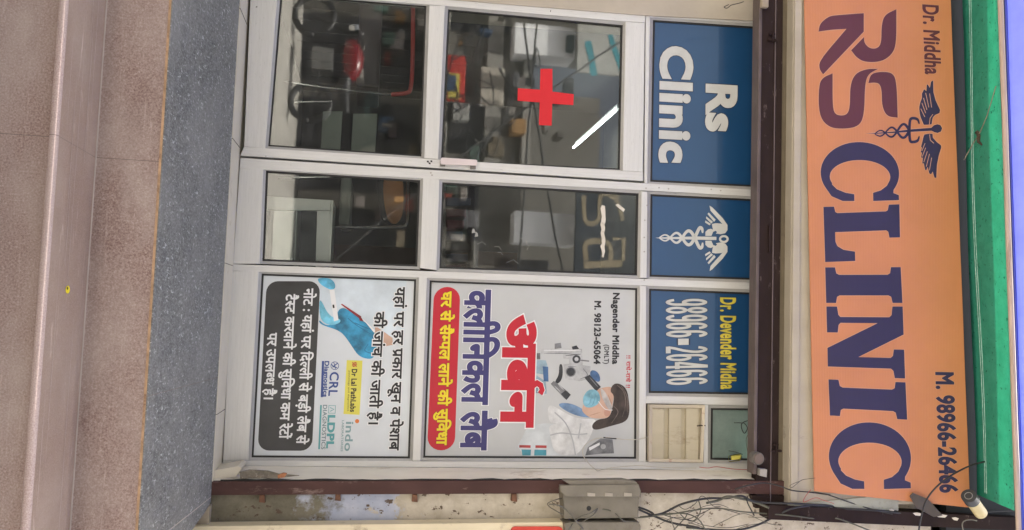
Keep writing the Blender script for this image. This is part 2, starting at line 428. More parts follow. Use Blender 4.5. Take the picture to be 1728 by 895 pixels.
# ---------------------------------------------------------------- street and steps
ZSILL = W(405, 250, 0).z
YS = WZ(392, 248, ZSILL).y                     # front edge of the cream sill
SL = .085                                      # the granite landing falls gently to the street
def Wslope(v, u):
    d = ray(v, u); z0 = ZSILL-.004
    t = (z0-EYE.z+SL*(EYE.y-YS))/(d.z-SL*d.y); return EYE+d*t
pD = Wslope(264, 447); YD, ZD = pD.y, pD.z
ZB = W(149, 447, YD).z                         # level of the smooth tread
pN = WZ(80.5, 447, ZB); YN = pN.y
XR_D = .83; XL = -6.0; XR = 3.2
ASPHALT = paint("street_concrete", (.40, .38, .35), .85, var=.2, scale=3, dirt=(.10, .095, .085), dirt_amt=.3, dirt_scale=4, bmp=.4)
bm = NB(); box(bm, (-40, -40, -.5), (40, 30, 0)); struct("street", bm, ASPHALT)

st = thing("entrance_steps", "brown speckled granite steps with a blue grey granite landing below the aluminium shop front", "steps")
bm = NB(); box(bm, (XL, YN+.03, 0), (XR, YN+.055, ZB-.024)); obj("riser", bm, G_RISER, st)
bm = NB(); box(bm, (XL, YN+.006, ZB-.022), (XR, YD+.006, ZB)); obj("tread", bm, G_TREAD, st)
bm = NB(); tube(bm, [(XL, YN+.008, ZB-.011), (XR, YN+.008, ZB-.011)], .0135, 12); obj("nosing", bm, G_NOSE, st, True)
bm = NB(); box(bm, (XL, YD, ZB+.002), (XR, YD+.02, ZD-.012)); obj("riser", bm, G_RISER, st)
LINE = paint("cement_joint_line", (.50, .44, .41), .8)
bm = NB(); box(bm, (XL, YD-.004, ZB-.001), (XR, YD+.002, ZB+.003)); obj("cement_joint", bm, LINE, st)
CAULK = paint("orange_grout", (.46, .30, .18), .8, var=.3, scale=30, dirt=(.20, .12, .08), dirt_amt=.3, dirt_scale=20)
bm = NB(); box(bm, (XL, YD-.003, ZD-.013), (XR, YD+.02, ZD-.004)); obj("grout_line", bm, CAULK, st)
def slope(bm, x0, x1, y0, y1, th, zo=0.0):
    z = lambda y: ZSILL-.004+SL*(y-YS)+zo
    v = [bm.verts.new(p) for p in ((x0, y0, z(y0)), (x1, y0, z(y0)), (x1, y1, z(y1)), (x0, y1, z(y1)), (x0, y0, z(y0)-th), (x1, y0, z(y0)-th), (x1, y1, z(y1)-th), (x0, y1, z(y1)-th))]
    for q in ((0,1,2,3),(7,6,5,4),(4,5,1,0),(5,6,2,1),(6,7,3,2),(7,4,0,3)): bm.faces.new([v[i] for i in q])
bm = NB(); slope(bm, XL, XR_D-.003, YD-.004, YS-.002, .004)
obj("granite_landing", bm, G_BLUE, st)
random.seed(8); SCUFF = paint("pale_scuff", (.48, .40, .36), .7, var=.2, scale=60, stretch=(.2, 1, 1))
for k in range(11):
    y = YN+.05+.022*k*random.uniform(.8, 1.1); x = random.uniform(-1.2, .3); l = random.uniform(.3, 1.1); w_ = random.uniform(.0006, .0013)
    if y > YD-.02: continue
    bm = NB(); n_ = 9; a_ = [(x+l*i/n_, y+random.uniform(-.0012, .0012)) for i in range(n_+1)]
    A_ = [bm.verts.new((p[0], p[1]-w_*math.sin(math.pi*i/n_), ZB+.0012)) for i, p in enumerate(a_)]; B_ = [bm.verts.new((p[0], p[1]+w_*math.sin(math.pi*i/n_)+.0001, ZB+.0012)) for i, p in enumerate(a_)]
    for i in range(n_): bm.faces.new((A_[i], A_[i+1], B_[i+1], B_[i]))
    obj("scuff_mark", bm, SCUFF, st)
# border strip with its broken outer edge
bm = NB(); zf = lambda y: ZSILL-.004+SL*(y-YS)
ed = []
for i in range(15):
    t = i/14; y = (YS-.002)*(1-t)+(YD-.004)*t
    ed.append((XR_D+.028+.115*min(1, t*1.25)+random.uniform(-.006, .006), y))
top = [bm.verts.new((XR_D+.0008, y, zf(y))) for _, y in ed]; edg = [bm.verts.new((x, y, zf(y))) for x, y in ed]; low = [bm.verts.new((x, y, zf(y)-.035)) for x, y in ed]
for i in range(14):
    bm.faces.new((top[i], edg[i], edg[i+1], top[i+1])); bm.faces.new((edg[i], low[i], low[i+1], edg[i+1]))
obj("granite_border", bm, G_BLUE, st)
bm = NB(); slope(bm, XR_D-.003, XR_D+.0005, YD-.004, YS-.002, .004, .0006); obj("pale_joint", bm, LINE, st)
bm = NB(); box(bm, (XL, YD+.021, 0), (XR_D+.02, YS-.02, ZD-.02)); box(bm, (XL, YN+.056, 0), (XR_D+.10, YD+.019, ZB-.024)); obj("concrete_core", bm, ASPHALT, st)
bm = NB(); box(bm, (XL, YS, ZSILL-.03), (.80, .16, ZSILL-.001), .002); obj("cream_sill", bm, CREAM_TILE, st)
for v, u in ((396, 238), (388, 447), (381, 690), (412, 30)):
    bm = NB(); p = WZ(v, u, ZSILL); box(bm, (p.x-.0012, YS-.001, ZSILL-.02), (p.x+.0012, -.002, ZSILL+.0008)); obj("tile_joint", bm, paint("tile_joint_dark", (.12, .10, .08), .9), st)
bm = NB(); p = W(114, 489, 0); d = WZ(113.5, 489, ZB); y0, x0 = d.y, d.x
f = bm.faces.new([bm.verts.new((x0+.0125*math.cos(a), y0+.018*math.sin(a), ZB+.0015)) for a in [2*math.pi*i/20 for i in range(20)]])
sk = obj("round_sticker", bm, paint("yellow_sticker", (.80, .66, .02), .5), None)
tag(sk, "small round yellow sticker stuck on the smooth step tread", "sticker")
bm = NB(); f = bm.faces.new([bm.verts.new((x0-.004+.005*math.cos(a), y0-.004+.006*math.sin(a), ZB+.0022)) for a in [2*math.pi*i/10 for i in range(10)]]); obj("printed_mark", bm, BLACK, sk)

# ---------------------------------------------------------------- the building: walls round the opening, room, upper wall
bd = thing("clinic_building", "cream plastered shop building with peeling old paint beside the clinic front", "building")
XJL, XJR = W(800, -2, 0).x-.02, W(800, 812, YS).x
YW = YS+.03                                    # plane of the painted wall beside the opening
ZTOP = W(1340, 400, YS).z
bm = NB()
a = W(370, 836, YS).x; 
box(bm, (XJR, YW, 0), (XJR+7, .35, ZTOP+.9)); obj("wall", bm, PEELING, bd)
bm = NB()                                       # reveal on the right: white plaster, broken along its outer edge
pr = [(XJR-.002, YS+.012, ZSILL), (XJR-.002, YS+.012, ZTOP)]
x1 = W(374, 786, .0).x; x2 = W(1270, 795, .0).x
v = [bm.verts.new(q) for q in ((x1, 0, ZSILL), (XJR-.002, YS+.012, ZSILL), (XJR-.002, YS+.012, ZTOP), (x2, 0, ZTOP), (x1, .2, ZSILL), (XJR-.002, .2, ZSILL), (XJR-.002, .2, ZTOP), (x2, .2, ZTOP))]
for q in ((0, 1, 2, 3), (4, 7, 6, 5), (0, 4, 5, 1), (3, 2, 6, 7)): bm.faces.new([v[i] for i in q])
obj("plaster_reveal", bm, CHALK, bd)
bm = NB(); L0 = [(372+i*20, 809.0+random.uniform(-1.6, 1.2)) for i in range(46)]; prism(bm, L0+[(1272, 812.5), (372, 812.8)], YS+.009, YS+.016); obj("dark_gap", bm, SEAL, bd)
bm = NB(); prism(bm, [(404, 797), (420, 793), (452, 795), (470, 800), (505, 803), (470, 807), (405, 808)], YS+.0095, YS+.02); obj("bare_cement", bm, paint("bare_cement_grey", (.16, .14, .11), .9, var=.35, scale=30, dirt=(.5, .46, .38), dirt_amt=.25, dirt_scale=25), bd)
bm = NB(); prism(bm, [(358, 795), (401, 787), (408, 790), (398, 806), (356, 809)], YS+.04, -.01, .002); obj("corner_tile", bm, CREAM_TILE, bd)
bm = NB(); prism(bm, [(468, 802), (478, 799), (484, 800), (480, 806), (469, 808)], YS+.008, YS+.03, .003); obj("exposed_brick", bm, paint("exposed_brick_red", (.40, .17, .08), .9, var=.3, scale=40), bd)
bm = NB(); prism(bm, [(736, -40), (742, -2), (1085, 26), (1300, 36), (1300, -40)], -.012, .3); box(bm, (XL, -.012, ZSILL+.9), (XJL-.2, .3, ZTOP)); box(bm, (XL, .0, ZSILL), (XJL-.12, .3, ZTOP)); obj("wall", bm, CREAM_WALL, bd)
# wall over the shop, its height shaped so sun reaches the awning
bm = NB(); box(bm, (XL, .02, ZTOP), (XJR+7, 5, 4.2)); box(bm, (XL, YW, ZTOP+.93), (XJR+7, .015, 4.2)); obj("upper_wall", bm, CREAM_WALL, bd)
# room behind the glass
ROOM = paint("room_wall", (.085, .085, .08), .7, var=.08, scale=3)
RX0, RX1, RY0, RY1, RZ0, RZ1 = -2.0, .98, .10, 3.3, ZSILL-.02, EYE.z+2.3
bm = NB()
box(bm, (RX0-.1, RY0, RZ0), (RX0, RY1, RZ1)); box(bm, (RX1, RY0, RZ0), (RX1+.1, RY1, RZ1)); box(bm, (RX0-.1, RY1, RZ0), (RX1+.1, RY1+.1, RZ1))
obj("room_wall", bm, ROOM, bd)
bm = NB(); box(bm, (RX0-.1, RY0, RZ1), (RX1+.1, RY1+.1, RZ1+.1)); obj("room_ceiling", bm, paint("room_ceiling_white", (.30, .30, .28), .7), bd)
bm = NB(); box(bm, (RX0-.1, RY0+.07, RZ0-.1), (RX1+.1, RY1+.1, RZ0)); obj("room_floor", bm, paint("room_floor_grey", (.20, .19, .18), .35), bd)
bm = NB()
for i in range(14): y = RY0+.1+.22*i; box(bm, (RX0-.001, y, RZ0+.06), (RX0+.003, y+.008, RZ0+1.35))
box(bm, (RX0-.001, RY0+.02, RZ0+1.36), (RX0+.004, RY1-.01, RZ0+1.39))
obj("tile_joint", bm, paint("room_joint", (.10, .10, .095), .8), bd)
bm = NB(); box(bm, (-.62, RY1-.03, RZ0), (-.02, RY1-.003, RZ0+2.0), .004); obj("room_door", bm, paint("room_door_brown", (.10, .06, .04), .5), bd)

# neighbour's cream pilaster, only its edge in view
nb = NB(); p0, p1 = W(357, 888, YS-.06), W(1010, 893, YS-.06)
box(nb, (p0.x, YS-.06, 0), (p0.x+.9, YS+.02, p1.z+.05), .006)
tag(obj("pilaster", nb, paint("pilaster_cream", (.68, .60, .42), .6, var=.06, dirt=(.4, .33, .22), dirt_amt=.1)), "pale cream pilaster of the neighbouring shop along the edge of the peeling wall", "pilaster")
nb = NB(); prism(nb, rrect([(862, 889), (862, 915), (950, 915), (950, 889)], 8), YS-.068, YS-.062); sg = tag(obj("neighbour_sign", nb, paint("sign_red", (.55, .05, .035), .4)), "rounded red sign on the neighbour's cream pilaster", "sign")
# cement post at the broken end of the landing
nb = NB(); box(nb, (W(350, 852, YS).x, YS-.03, 0), (W(350, 886, YS).x, YW-.004, W(357, 830, YS).z), .006)
obj("wall_base", nb, paint("raw_cement", (.34, .29, .22), .9, var=.25, scale=14, dirt=(.55, .50, .42), dirt_amt=.2, bmp=.5), bd)
# upper cream beam the banner hangs on
bm = NB(); box(bm, (XL, YS-.05, W(1336, 300, YS-.05).z), (W(1340, 853, YS-.05).x, YS+.16, W(1600, 300, YS-.05).z), .003)
obj("beam", bm, CREAM_FASCIA, bd)
bm = NB(); za = W(1349, 300, YS-.05).z
box(bm, (XL, YS-.064, W(1337, 300, YS-.05).z), (W(1340, 846, YS-.05).x, YS-.048, za), .004); obj("moulding", bm, CREAM_FASCIA, bd)
bm = NB(); box(bm, (XL, YS-.02, W(1600, 300, YS-.05).z+.004), (XJR+.3, YS+.2, W(1720, 300, YS-.05).z+.25)); obj("shaded_recess", bm, paint("recess_shade_dark", (.014, .017, .02), .6), bd)  # shade between banner and awning put in as a near-black colour
bm = NB(); prism(bm, [(1330, 852), (1330, 853.5), (1516, 862), (1516, 834)], YS-.058, YS-.051); obj("grey_patch", bm, paint("grey_green_paint", (.34, .35, .29), .7, var=.15, dirt=(.2, .19, .15), dirt_amt=.2), bd)

# ---------------------------------------------------------------- rolling shutter
sh = thing("rolling_shutter", "dark brown rolled up steel shutter above the blue glass panels with its side rail", "shutter")
zb0, zb1, zb2, zb3 = [W(v, 450, YS).z for v in (1274, 1280, 1317, 1331)]
xr = W(1290, 858, YS).x
bm = NB(); box(bm, (XL, YS, zb1), (xr, YS+.05, zb2), .003); obj("bottom_bar", bm, BROWN_DARK, sh)
bm = NB(); box(bm, (XL, YS-.010, zb0), (W(1277, 800, YS).x, YS+.06, zb1-.001), .003); obj("bottom_lip", bm, paint("worn_brown_lip", (.10, .075, .068), .45, var=.25, scale=20, stretch=(.4, 1, 1)), sh)
bm = NB()
for vz in (1303,): z = W(vz, 450, YS).z; box(bm, (XL, YS-.006, z), (xr, YS+.01, z+.004))
obj("pressed_rib", bm, paint("worn_brown_edge", (.13, .10, .10), .4), sh)
bm = NB(); box(bm, (XL, YS+.012, zb2+.002), (xr, YS+.09, zb3), .002); obj("lintel_angle", bm, TAN, sh)
bm = NB(); box(bm, (XL, YS+.02, zb3+.001), (xr, YS+.1, zb3+.018)); obj("shadow_gap", bm, BROWN_DARK, sh)  # dark strip built in to stand for the shade of the gap
for n, (v, u) in (("hasp", (1303, 62)), ("hasp", (1309, 755))):
    bm = NB(); p = W(v, u, YS-.01)
    box(bm, (p.x-.018, YS-.016, p.z-.016), (p.x-.008, YS-.002, p.z+.014), .002); box(bm, (p.x+.012, YS-.018, p.z-.022), (p.x+.024, YS-.002, p.z+.03), .002)
    cyl(bm, (p.x-.02, YS-.02, p.z), (p.x+.03, YS-.02, p.z), .004, 8); obj(n, bm, BROWN_DARK, sh)
bm = NB(); p = W(1297, 397, YS); box(bm, (p.x-.05, YS-.012, p.z-.004), (p.x+.09, YS-.0005, p.z+.006), .003); obj("hand_grip", bm, BROWN_DARK, sh)
bm = NB(); p = W(1287, 10, YS); box(bm, (p.x-.05, YS-.03, p.z-.02), (p.x+.018, YS-.001, p.z+.02), .008); obj("clamp", bm, paint("tan_clamp", (.30, .25, .18), .6), sh)
# side rail
bm = NB(); prism(bm, [(354, 813), (352, 836), (952, 833), (952, 811)], YS-.002, YS+.07, .002); prism(bm, [(1076, 812), (1076, 832), (1300, 834), (1334, 836), (1334, 812)], YS-.002, YS+.07, .002)
prism(bm, [(952.3, 811), (952.3, 833), (1075.7, 832), (1075.7, 812)], YS-.002, YS+.07)
obj("side_rail", bm, BROWN, sh)
bm = NB(); prism(bm, [(1268, 836.5), (1276, 856), (1332, 848), (1332, 836.5)], YS-.004, YS+.05, .002); obj("rail_end", bm, BROWN_DARK, sh)
for v, u in ((442, 842), (700, 841), (570, 839), (868, 840)):
    bm = NB(); prism(bm, [(v-4, u-6), (v-5, u+6), (v+5, u+7), (v+4, u-6)], YS+.004, YS+.04, .002); obj("rail_bracket", bm, RUST, sh)
rl = NB(); prism(rl, [(1296, 852), (1296, 877), (1480, 885), (1720, 896), (1720, 874), (1480, 862)], YS-.07, YS+.02, .003)
rr = tag(obj("steel_angle", rl, BROWN_DARK), "dark brown steel angle with flaked white paint along the right edge of the orange banner", "steel angle")
for v, u, l in ((1540, 868, 16), (1500, 862, 9), (1577, 871, 22), (1606, 876, 12)):
    rl = NB(); flat(rl, [(v, u-2), (v+l*.5, u-3), (v+l, u-1), (v+l*.8, u+3), (v+l*.3, u+2)], YS-.0718); obj("paint_flake", rl, paint("flaked_white", (.62, .58, .50), .8), rr)

# ---------------------------------------------------------------- aluminium shop front
sf = thing("aluminium_shopfront", "white aluminium shop front frame of mullions and rails holding glass and posters", "shop front")
FD = .055
def mem(name, px, m, Y=0.0, par=sf): bm = NB(); prism(bm, px, Y, Y+FD, .0022); return obj(name, bm, m, par)
PANE = {   # photo quads bl, br, tr, tl
 'low_mid': [(450, 289.5), (444, 439.5), (703, 449), (708, 305.5)],
 'up_mid': [(742.6+5, 309), (742.6, 452), (1074, 464), (1076.5, 327.8)],
 'low_right': [(442.8, 463.3), (425.7, 771), (690.4, 772.8), (701, 472.8)],
 'up_right': [(726.5, 474.7), (715.5, 771.6), (1072.4, 773.4), (1074.3, 487.7)],
 'blue_a': [(1103.2, 35), (1098.5, 305.7), (1300, 316), (1300, 48)],
 'blue_b': [(1098.9, 329), (1097.4, 466), (1300, 472.2), (1300, 339)],
 'blue_c': [(1096.6, 488.6), (1096, 662.3), (1300, 665.5), (1300, 496.5)],
 'glass_d': [(1201, 690), (1200, 775), (1300, 777), (1300, 691)],
}
G = {k: grow(q, 6.0) for k, q in PANE.items()}
# mullions (they run through), then rails between them
mem("mullion", [(406, 266.5), (404, 284), (1104, 322.5), (1300, 333), (1300, 322), (1083, 309.5)], ALU_UP)
mem("mullion", [(393, 446), (391, 457), (1300, 490), (1300, 478.5)], ALU_UP)
mem("jamb", [(376, 777.5), (374.5, 786), (1090, 792), (1300, 797), (1300, 783.5), (1090, 780)], ALU_UP)
mem("jamb", [(742, -1), (814, -1.5), (1090, 22.5), (1096, 29), (1300, 41), (1300, 31), (1083, 13)], ALU_UP)
mem("bottom_rail", [(404.3, 284.6), (393.3, 445.4), (438, 445.4), (444.3, 284.6)], ALU_ACROSS)
mem("bottom_rail", [(390.6, 457.6), (376.3, 777), (419, 777), (436.6, 457.6)], ALU_ACROSS)
mem("rail", [(714, 300.0), (709, 452.2), (736.6, 456.2), (741.6, 303)], ALU_ACROSS)
mem("rail", [(707, 467), (696.4, 778), (709.5, 778), (720.5, 469.2)], ALU_ACROSS)
mem("head_rail", [(1090, 23), (1087.5, 309), (1092.5, 309.4), (1097.2, 29.6)], ALU_ACROSS)
mem("head_rail", [(1082.6, 323), (1080.2, 469), (1091.4, 469.4), (1092.8, 323.6)], ALU_ACROSS)
mem("head_rail", [(1080.3, 482.5), (1078.4, 779.5), (1090, 779.7), (1090.6, 482.9)], ALU_ACROSS)
mem("rail", [(1090.6, 668.5), (1090.2, 681), (1300, 685.4), (1300, 671.8)], ALU_UP)
mem("mullion", [(1188, 683.4), (1187.5, 781.5), (1194.6, 782), (1195, 683.6)], ALU_ACROSS)
for k, q in G.items():
    bm = NB(); i = grow(PANE[k], 1.2); ring(bm, q, i, .004, .016, .03); obj("glazing_bead", bm, BEAD, sf)
    bm = NB(); ring(bm, grow(PANE[k], 1.4), grow(PANE[k], -2.0), .0175, .019, .03); obj("rubber_seal", bm, SEAL, sf)  # black rubber seal, widened to carry the shade of the glass recess
for k in ('low_mid', 'up_mid', 'glass_d'):
    bm = NB(); prism(bm, grow(PANE[k], 1), .0262, .0302)
    obj("glass_pane", bm, GLASS if k != 'glass_d' else frosted(), sf)
for v, u in ((1090, 318), (1092, 347), (1088, 372), (1087, 401), (1087, 425), (1112, 317), (1128, 319), (1087, 473), (1200, 320), (1216, 322), (730, 478), (727, 292), (729, 296)):
    bm = NB(); p = W(v, u, 0); cyl(bm, (p.x, -.0022, p.z), (p.x, .002, p.z), .0042, 12); obj("rivet", bm, paint("zinc_rivet", (.42, .40, .37), .4, .6), sf)
bm = NB(); ribbon(bm, [(1017.5+random.uniform(-1.2, 1.2), 347+i*4.6) for i in range(20)], lambda t: 6.5+random.uniform(-1.6, 1.2)-2.5*(t > .93), .0256)
obj("torn_tape", bm, paint("old_white_tape", (.62, .58, .50), .7, dirt=(.3, .26, .2), dirt_amt=.3, dirt_scale=40), sf)
bm = NB(); flat(bm, crop(720, 270, 4.0675, [(1295, 310), (1315, 302), (1362, 340), (1350, 358)]), .0256); obj("tape_scrap", bm, paint("old_white_tape", ()), sf)
bm = NB()
for i in range(12):                            # old tape marks and scratches left on the pane
    v, u = 805+random.gauss(0, 60), 420+random.gauss(0, 16)
    if 750 < v < 930 and 380 < u < 448:
        a = random.uniform(-.5, .9); l = random.uniform(4, 14); bm = NB(); ribbon(bm, [(v, u), (v+l*math.cos(a), u+l*math.sin(a)), (v+l*1.6*math.cos(a+.5), u+l*1.6*math.sin(a+.5))], .5, .0258); obj("scratch_mark", bm, paint("glass_scratch", (.30, .30, .285), .6), sf)
for v, u in ((798, 390), (803, 396)): bm = NB(); flat(bm, [(v, u-5), (v+3, u-2), (v+4, u+3), (v-2, u+4)], .0258); obj("tape_scrap", bm, paint("glass_scratch", ()), sf)

# the door leaf
dr = thing("glass_door", "white aluminium framed glass door with a red cross, left of the tall narrow panes", "door")
YDR = -.006
mem("stile", [(411.5, 248), (405.5, 262.6), (1085.2, 305.6), (1085.2, 290.6), (746, 270)], ALU_UP, YDR, dr)
mem("stile", [(426, -38), (423, -16), (757, 10.5), (1050, 36), (1088.6, 38.2), (1089.2, 25.4), (814, .5)], ALU_UP, YDR, dr)
mem("bottom_rail", [(423, -15.5), (411.9, 247.6), (447.5, 250.6), (468.5, -13)], ALU_ACROSS, YDR, dr)
mem("rail", [(724.6, 9), (716, 267), (739.5, 269), (750.8, 10)], ALU_ACROSS, YDR, dr)
mem("top_rail", [(1056, 37), (1051, 288.3), (1084.8, 290.2), (1088.2, 38.6)], ALU_ACROSS, YDR, dr)
DG = {'low': [(474.5, -9), (453.7, 246), (710, 263.5), (718.5, 9.7)], 'up': [(757, 16.8), (745, 272), (1045, 286), (1050, 43.6)]}
for k, q in DG.items():
    bm = NB(); ring(bm, grow(q, 6.5), grow(q, 1), YDR+.004, .014, .03); obj("glazing_bead", bm, BEAD, dr)
    bm = NB(); ring(bm, grow(q, 1.2), grow(q, -1.3), .0155, .017, .03); obj("rubber_seal", bm, SEAL, dr)
    bm = NB(); prism(bm, grow(q, .6), .0262, .0302); obj("glass_pane", bm, GLASS, dr)
bm = NB(); flat(bm, crop(720, 0, 2.9825, [(573, 347), (633, 347), (633, 462), (740, 475), (738, 530), (632, 523), (629, 633), (565, 630), (569, 516), (457, 508), (459, 445), (570, 452)]), .0254)
obj("red_cross", bm, paint("red_vinyl", (.62, .012, .02), .45, var=.04), dr)
hd = NB(); prism(hd, rrect([(744, 266), (743, 277.5), (805, 279.5), (805.5, 270)], 3), YDR-.030, YDR-.020, .001); ho = obj("pull_handle", hd, paint("handle_pinkish_white", (.66, .58, .58), .35, var=.05), dr)
for v, u in ((746.8, 275.5), (798.5, 280.3)):
    bm = NB(); prism(bm, [(v-4, u-4), (v-4, u+4.5), (v+4.5, u+4.7), (v+4.5, u-3.8)], YDR-.022, YDR+.001, .001); cyl(bm, W(v, u+1.5, YDR-.024), W(v, u+1.5, YDR-.019), .004, 10); obj("handle_mount", bm, paint("worn_handle_mount", (.16, .15, .14), .4, .4), ho)
bm = NB()
for v, u in ((722, 273), (728, 272.5), (725, 276)): prism(bm, [(v-1.6, u-1.6), (v-1.6, u+1.2), (v+1.8, u+1.6), (v+1.4, u-1.4)], YDR-.0008, YDR+.001)
obj("keyhole", bm, SEAL, dr)

# ---------------------------------------------------------------- printed panels in the frame
def curve2(pts, k=8): return [tuple(p[:2]) for p in cat([(a, b, 0) for a, b in pts], k)]
def rnd(pts, k=5):
    """closed outline: points flagged with a third value stay sharp, the others are rounded by cutting corners"""
    out = []
    n = len(pts)
    for i in range(n):
        p = pts[i]
        if len(p) > 2: out.append(p[:2]); continue
        a, b = pts[i-1], pts[(i+1) % n]
        m0 = ((p[0]+a[0])/2, (p[1]+a[1])/2); m1 = ((p[0]+b[0])/2, (p[1]+b[1])/2)
        s0 = m0 if len(a) == 2 else (a[0]*.45+p[0]*.55, a[1]*.45+p[1]*.55); s1 = m1 if len(b) == 2 else (b[0]*.45+p[0]*.55, b[1]*.45+p[1]*.55)
        for j in range(k+1):
            t = j/k; out.append(tuple((1-t)**2*s0[q]+2*t*(1-t)*p[q]+t*t*s1[q] for q in (0, 1)))
    return out
YP = .024                                      # face of the panels
def panel(name, label, q, col, kind, grp=None, coat=.0, rough=.35):
    t = thing(name, label, kind, grp)
    bm = NB(); prism(bm, grow(q, .6), YP, YP+.004); obj("sheet", bm, flexmat("flex_"+name+str(len(bpy.data.objects)), col, rough, .10, coat), t); return t
def shape(t, name, px, m, lay=1):
    if name == "printed_glove" and t is t1: px = rnd(px, 3)
    bm = NB(); flat(bm, px, YP-.0007*lay); return obj(name, bm, m, t)
WHITE = (.66, .70, .735)
INK_K = ink("black", (.018, .018, .022)); INK_W = ink("white", (.80, .81, .82)); INK_NAVY = ink("navy", (.045, .04, .16)); INK_RED = ink("red", (.50, .012, .03))
INK_YEL = ink("yellow", (.80, .62, .02)); INK_TEAL = ink("teal", (.10, .36, .38)); INK_BLUE = ink("deep_blue", (.03, .07, .27))
# -- lower poster
o1, s1 = (420, 450), 2.633
c1 = lambda pts: crop(*o1, s1, pts)
t1 = panel("laboratory_poster", "white test poster with a black note box and a blue gloved hand, lower right pane", PANE['low_right'], WHITE, "poster")
def soft(name, a=(1, 1, 1), b=.1, scale=4): return paint("print_"+name, a, .42, var=min(.55, b*1.9), scale=scale*1.6)
shape(t1, "printed_tint", c1([(318, 45), (700, 62), (690, 330), (600, 300), (500, 250), (420, 180), (330, 270), (312, 230)]), soft("pale_blue", (.62, .70, .76), .08), .5)
SKIN = soft("skin", (.55, .36, .27), .1)
shape(t1, "printed_wrist", c1([(560, 262), (600, 290), (638, 318), (640, 348), (600, 356), (560, 352)]), SKIN, 1)
hand = shape(t1, "printed_glove", c1([(312, 236), (330, 255), (350, 262), (378, 256), (385, 246), (392, 205), (405, 186), (425, 184), (445, 196), (472, 214), (505, 240), (545, 268), (562, 300), (570, 350), (560, 395), (545, 412), (510, 408), (482, 392), (455, 350), (420, 300), (395, 284), (370, 274), (335, 264), (312, 250)]), soft("glove_blue", (.03, .27, .47), .35, 9), 1.4)
shape(t1, "printed_glove", c1([(302, 52), (350, 50), (372, 60), (384, 78), (384, 98), (366, 104), (345, 96), (325, 84), (312, 72)]), soft("glove_light", (.10, .42, .62), .25, 12), 1.4)
shape(t1, "printed_glove", c1([(312, 140), (330, 165), (345, 200), (372, 228), (405, 232), (408, 246), (392, 256), (365, 262), (335, 252), (314, 225)]), soft("glove_pale", (.16, .50, .66), .2, 12), 2)
shape(t1, "printed_test_strip", c1([(358, 104), (380, 102), (398, 238), (378, 244)]), INK_W, 2.6)
shape(t1, "printed_mark", c1([(371, 170), (379, 169), (381, 184), (373, 185)]), INK_K, 3)
for pts, m in (([(408, 168), (414, 166), (500, 222), (492, 232)], soft("blood", (.30, .02, .03), .2)), ([(484, 214), (498, 224), (510, 245), (492, 240)], soft("blood2", (.25, .01, .02), .2)), ([(500, 226), (512, 238), (562, 286), (556, 294)], INK_W)):
    shape(t1, "printed_tube", c1(pts), m, 2.8)
for pts in ([(470, 250), (520, 272), (556, 282)], [(440, 230), (480, 262), (540, 300)], [(530, 345), (515, 372), (540, 385), (556, 380)]):
    bm = NB(); ribbon(bm, c1([p[:2] for p in cat([(a, b, 0) for a, b in pts])]), 1.1, YP-.0016); obj("printed_crease", bm, soft("glove_deep", (.015, .15, .30), .2), t1)
text("यहां पर हर प`कार खून व पेशाब", (667.5, 484.5), (657, 760.5), 15.2, INK_K, t1, YP-.0028, .028, .05, om=INK_W)
text("की जांच की जाती है।", (632.5, 526), (622, 716.5), 15.2, INK_K, t1, YP-.004, .028, .06, om=INK_W)
shape(t1, "note_box", rrect([(450, 474.8), (434.8, 760.6), (526.4, 761), (540.5, 474.8)], 19), soft("charcoal", (.035, .036, .038), .25, 2), 1)
text("नोट : यहां पर िदल~ली से बड़ी लैब से", (513.5, 486.5), (500.3, 750), 14.6, INK_W, t1, YP-.0018, .026)
text("टैस~ट करवाने की सुिवधा कम रेटों", (483, 496), (471.3, 741), 14.8, INK_W, t1, YP-.0018, .026)
text("पर उपलब~ध है।", (452, 561.5), (445.3, 674), 14.8, INK_W, t1, YP-.0018, .026)
shape(t1, "logo_field", [(585.2, 608), (579.5, 698.8), (606.8, 700.5), (611.8, 608.8)], ink("logo_yellow", (.72, .66, .10)), .7)
text("Dr Lal PathLabs", (594, 623), (591, 695.5), 8.5, INK_K, t1, YP-.0012, .02)
text("pathology and diagnostics", (588.5, 626), (586.2, 694), 2.6, INK_K, t1, YP-.0012, .0)
bm = NB()
for k in range(3): ribbon(bm, [(594.5, 612+2.6*k), (597, 613.5+2.6*k), (599.5, 612+2.6*k), (602, 613.5+2.6*k)], 1.7, YP-.0012)
obj("logo_mark", bm, INK_RED, t1)
text("CRL", (557.5, 628), (554.2, 668.4), 14.4, INK_BLUE, t1, YP-.0008, .01)
bm = NB(); ribbon(bm, disc(565, 617.5, 6.6), 1.0, YP-.0008, True); ribbon(bm, [(559, 615), (563, 619), (569, 621)], 1.6, YP-.0011); ribbon(bm, [(561, 620), (566, 616), (570, 613)], 1.6, YP-.0014); ribbon(bm, [(563, 612), (565, 616), (566, 623)], 1.2, YP-.0017); obj("logo_mark", bm, INK_BLUE, t1)
text("Diagnostics", (548.2, 609.5), (545.3, 670), 7.2, INK_BLUE, t1, YP-.0008, .026)
shape(t1, "logo_bar", [(543.2, 609.5), (541.2, 670.5), (545, 670.5), (547, 609.5)], INK_BLUE, .8)
text("LDPL", (553.8, 700.5), (551, 757), 11.5, INK_TEAL, t1, YP-.0008, .035)
text("DIAGNOSTICS", (545.4, 683.5), (542.2, 758.5), 6.6, ink("teal_grey", (.16, .24, .26)), t1, YP-.0008, .006)
shape(t1, "logo_bar", [(540.2, 683.8), (537, 758.4), (540, 758.4), (543.2, 683.8)], INK_TEAL, .8)
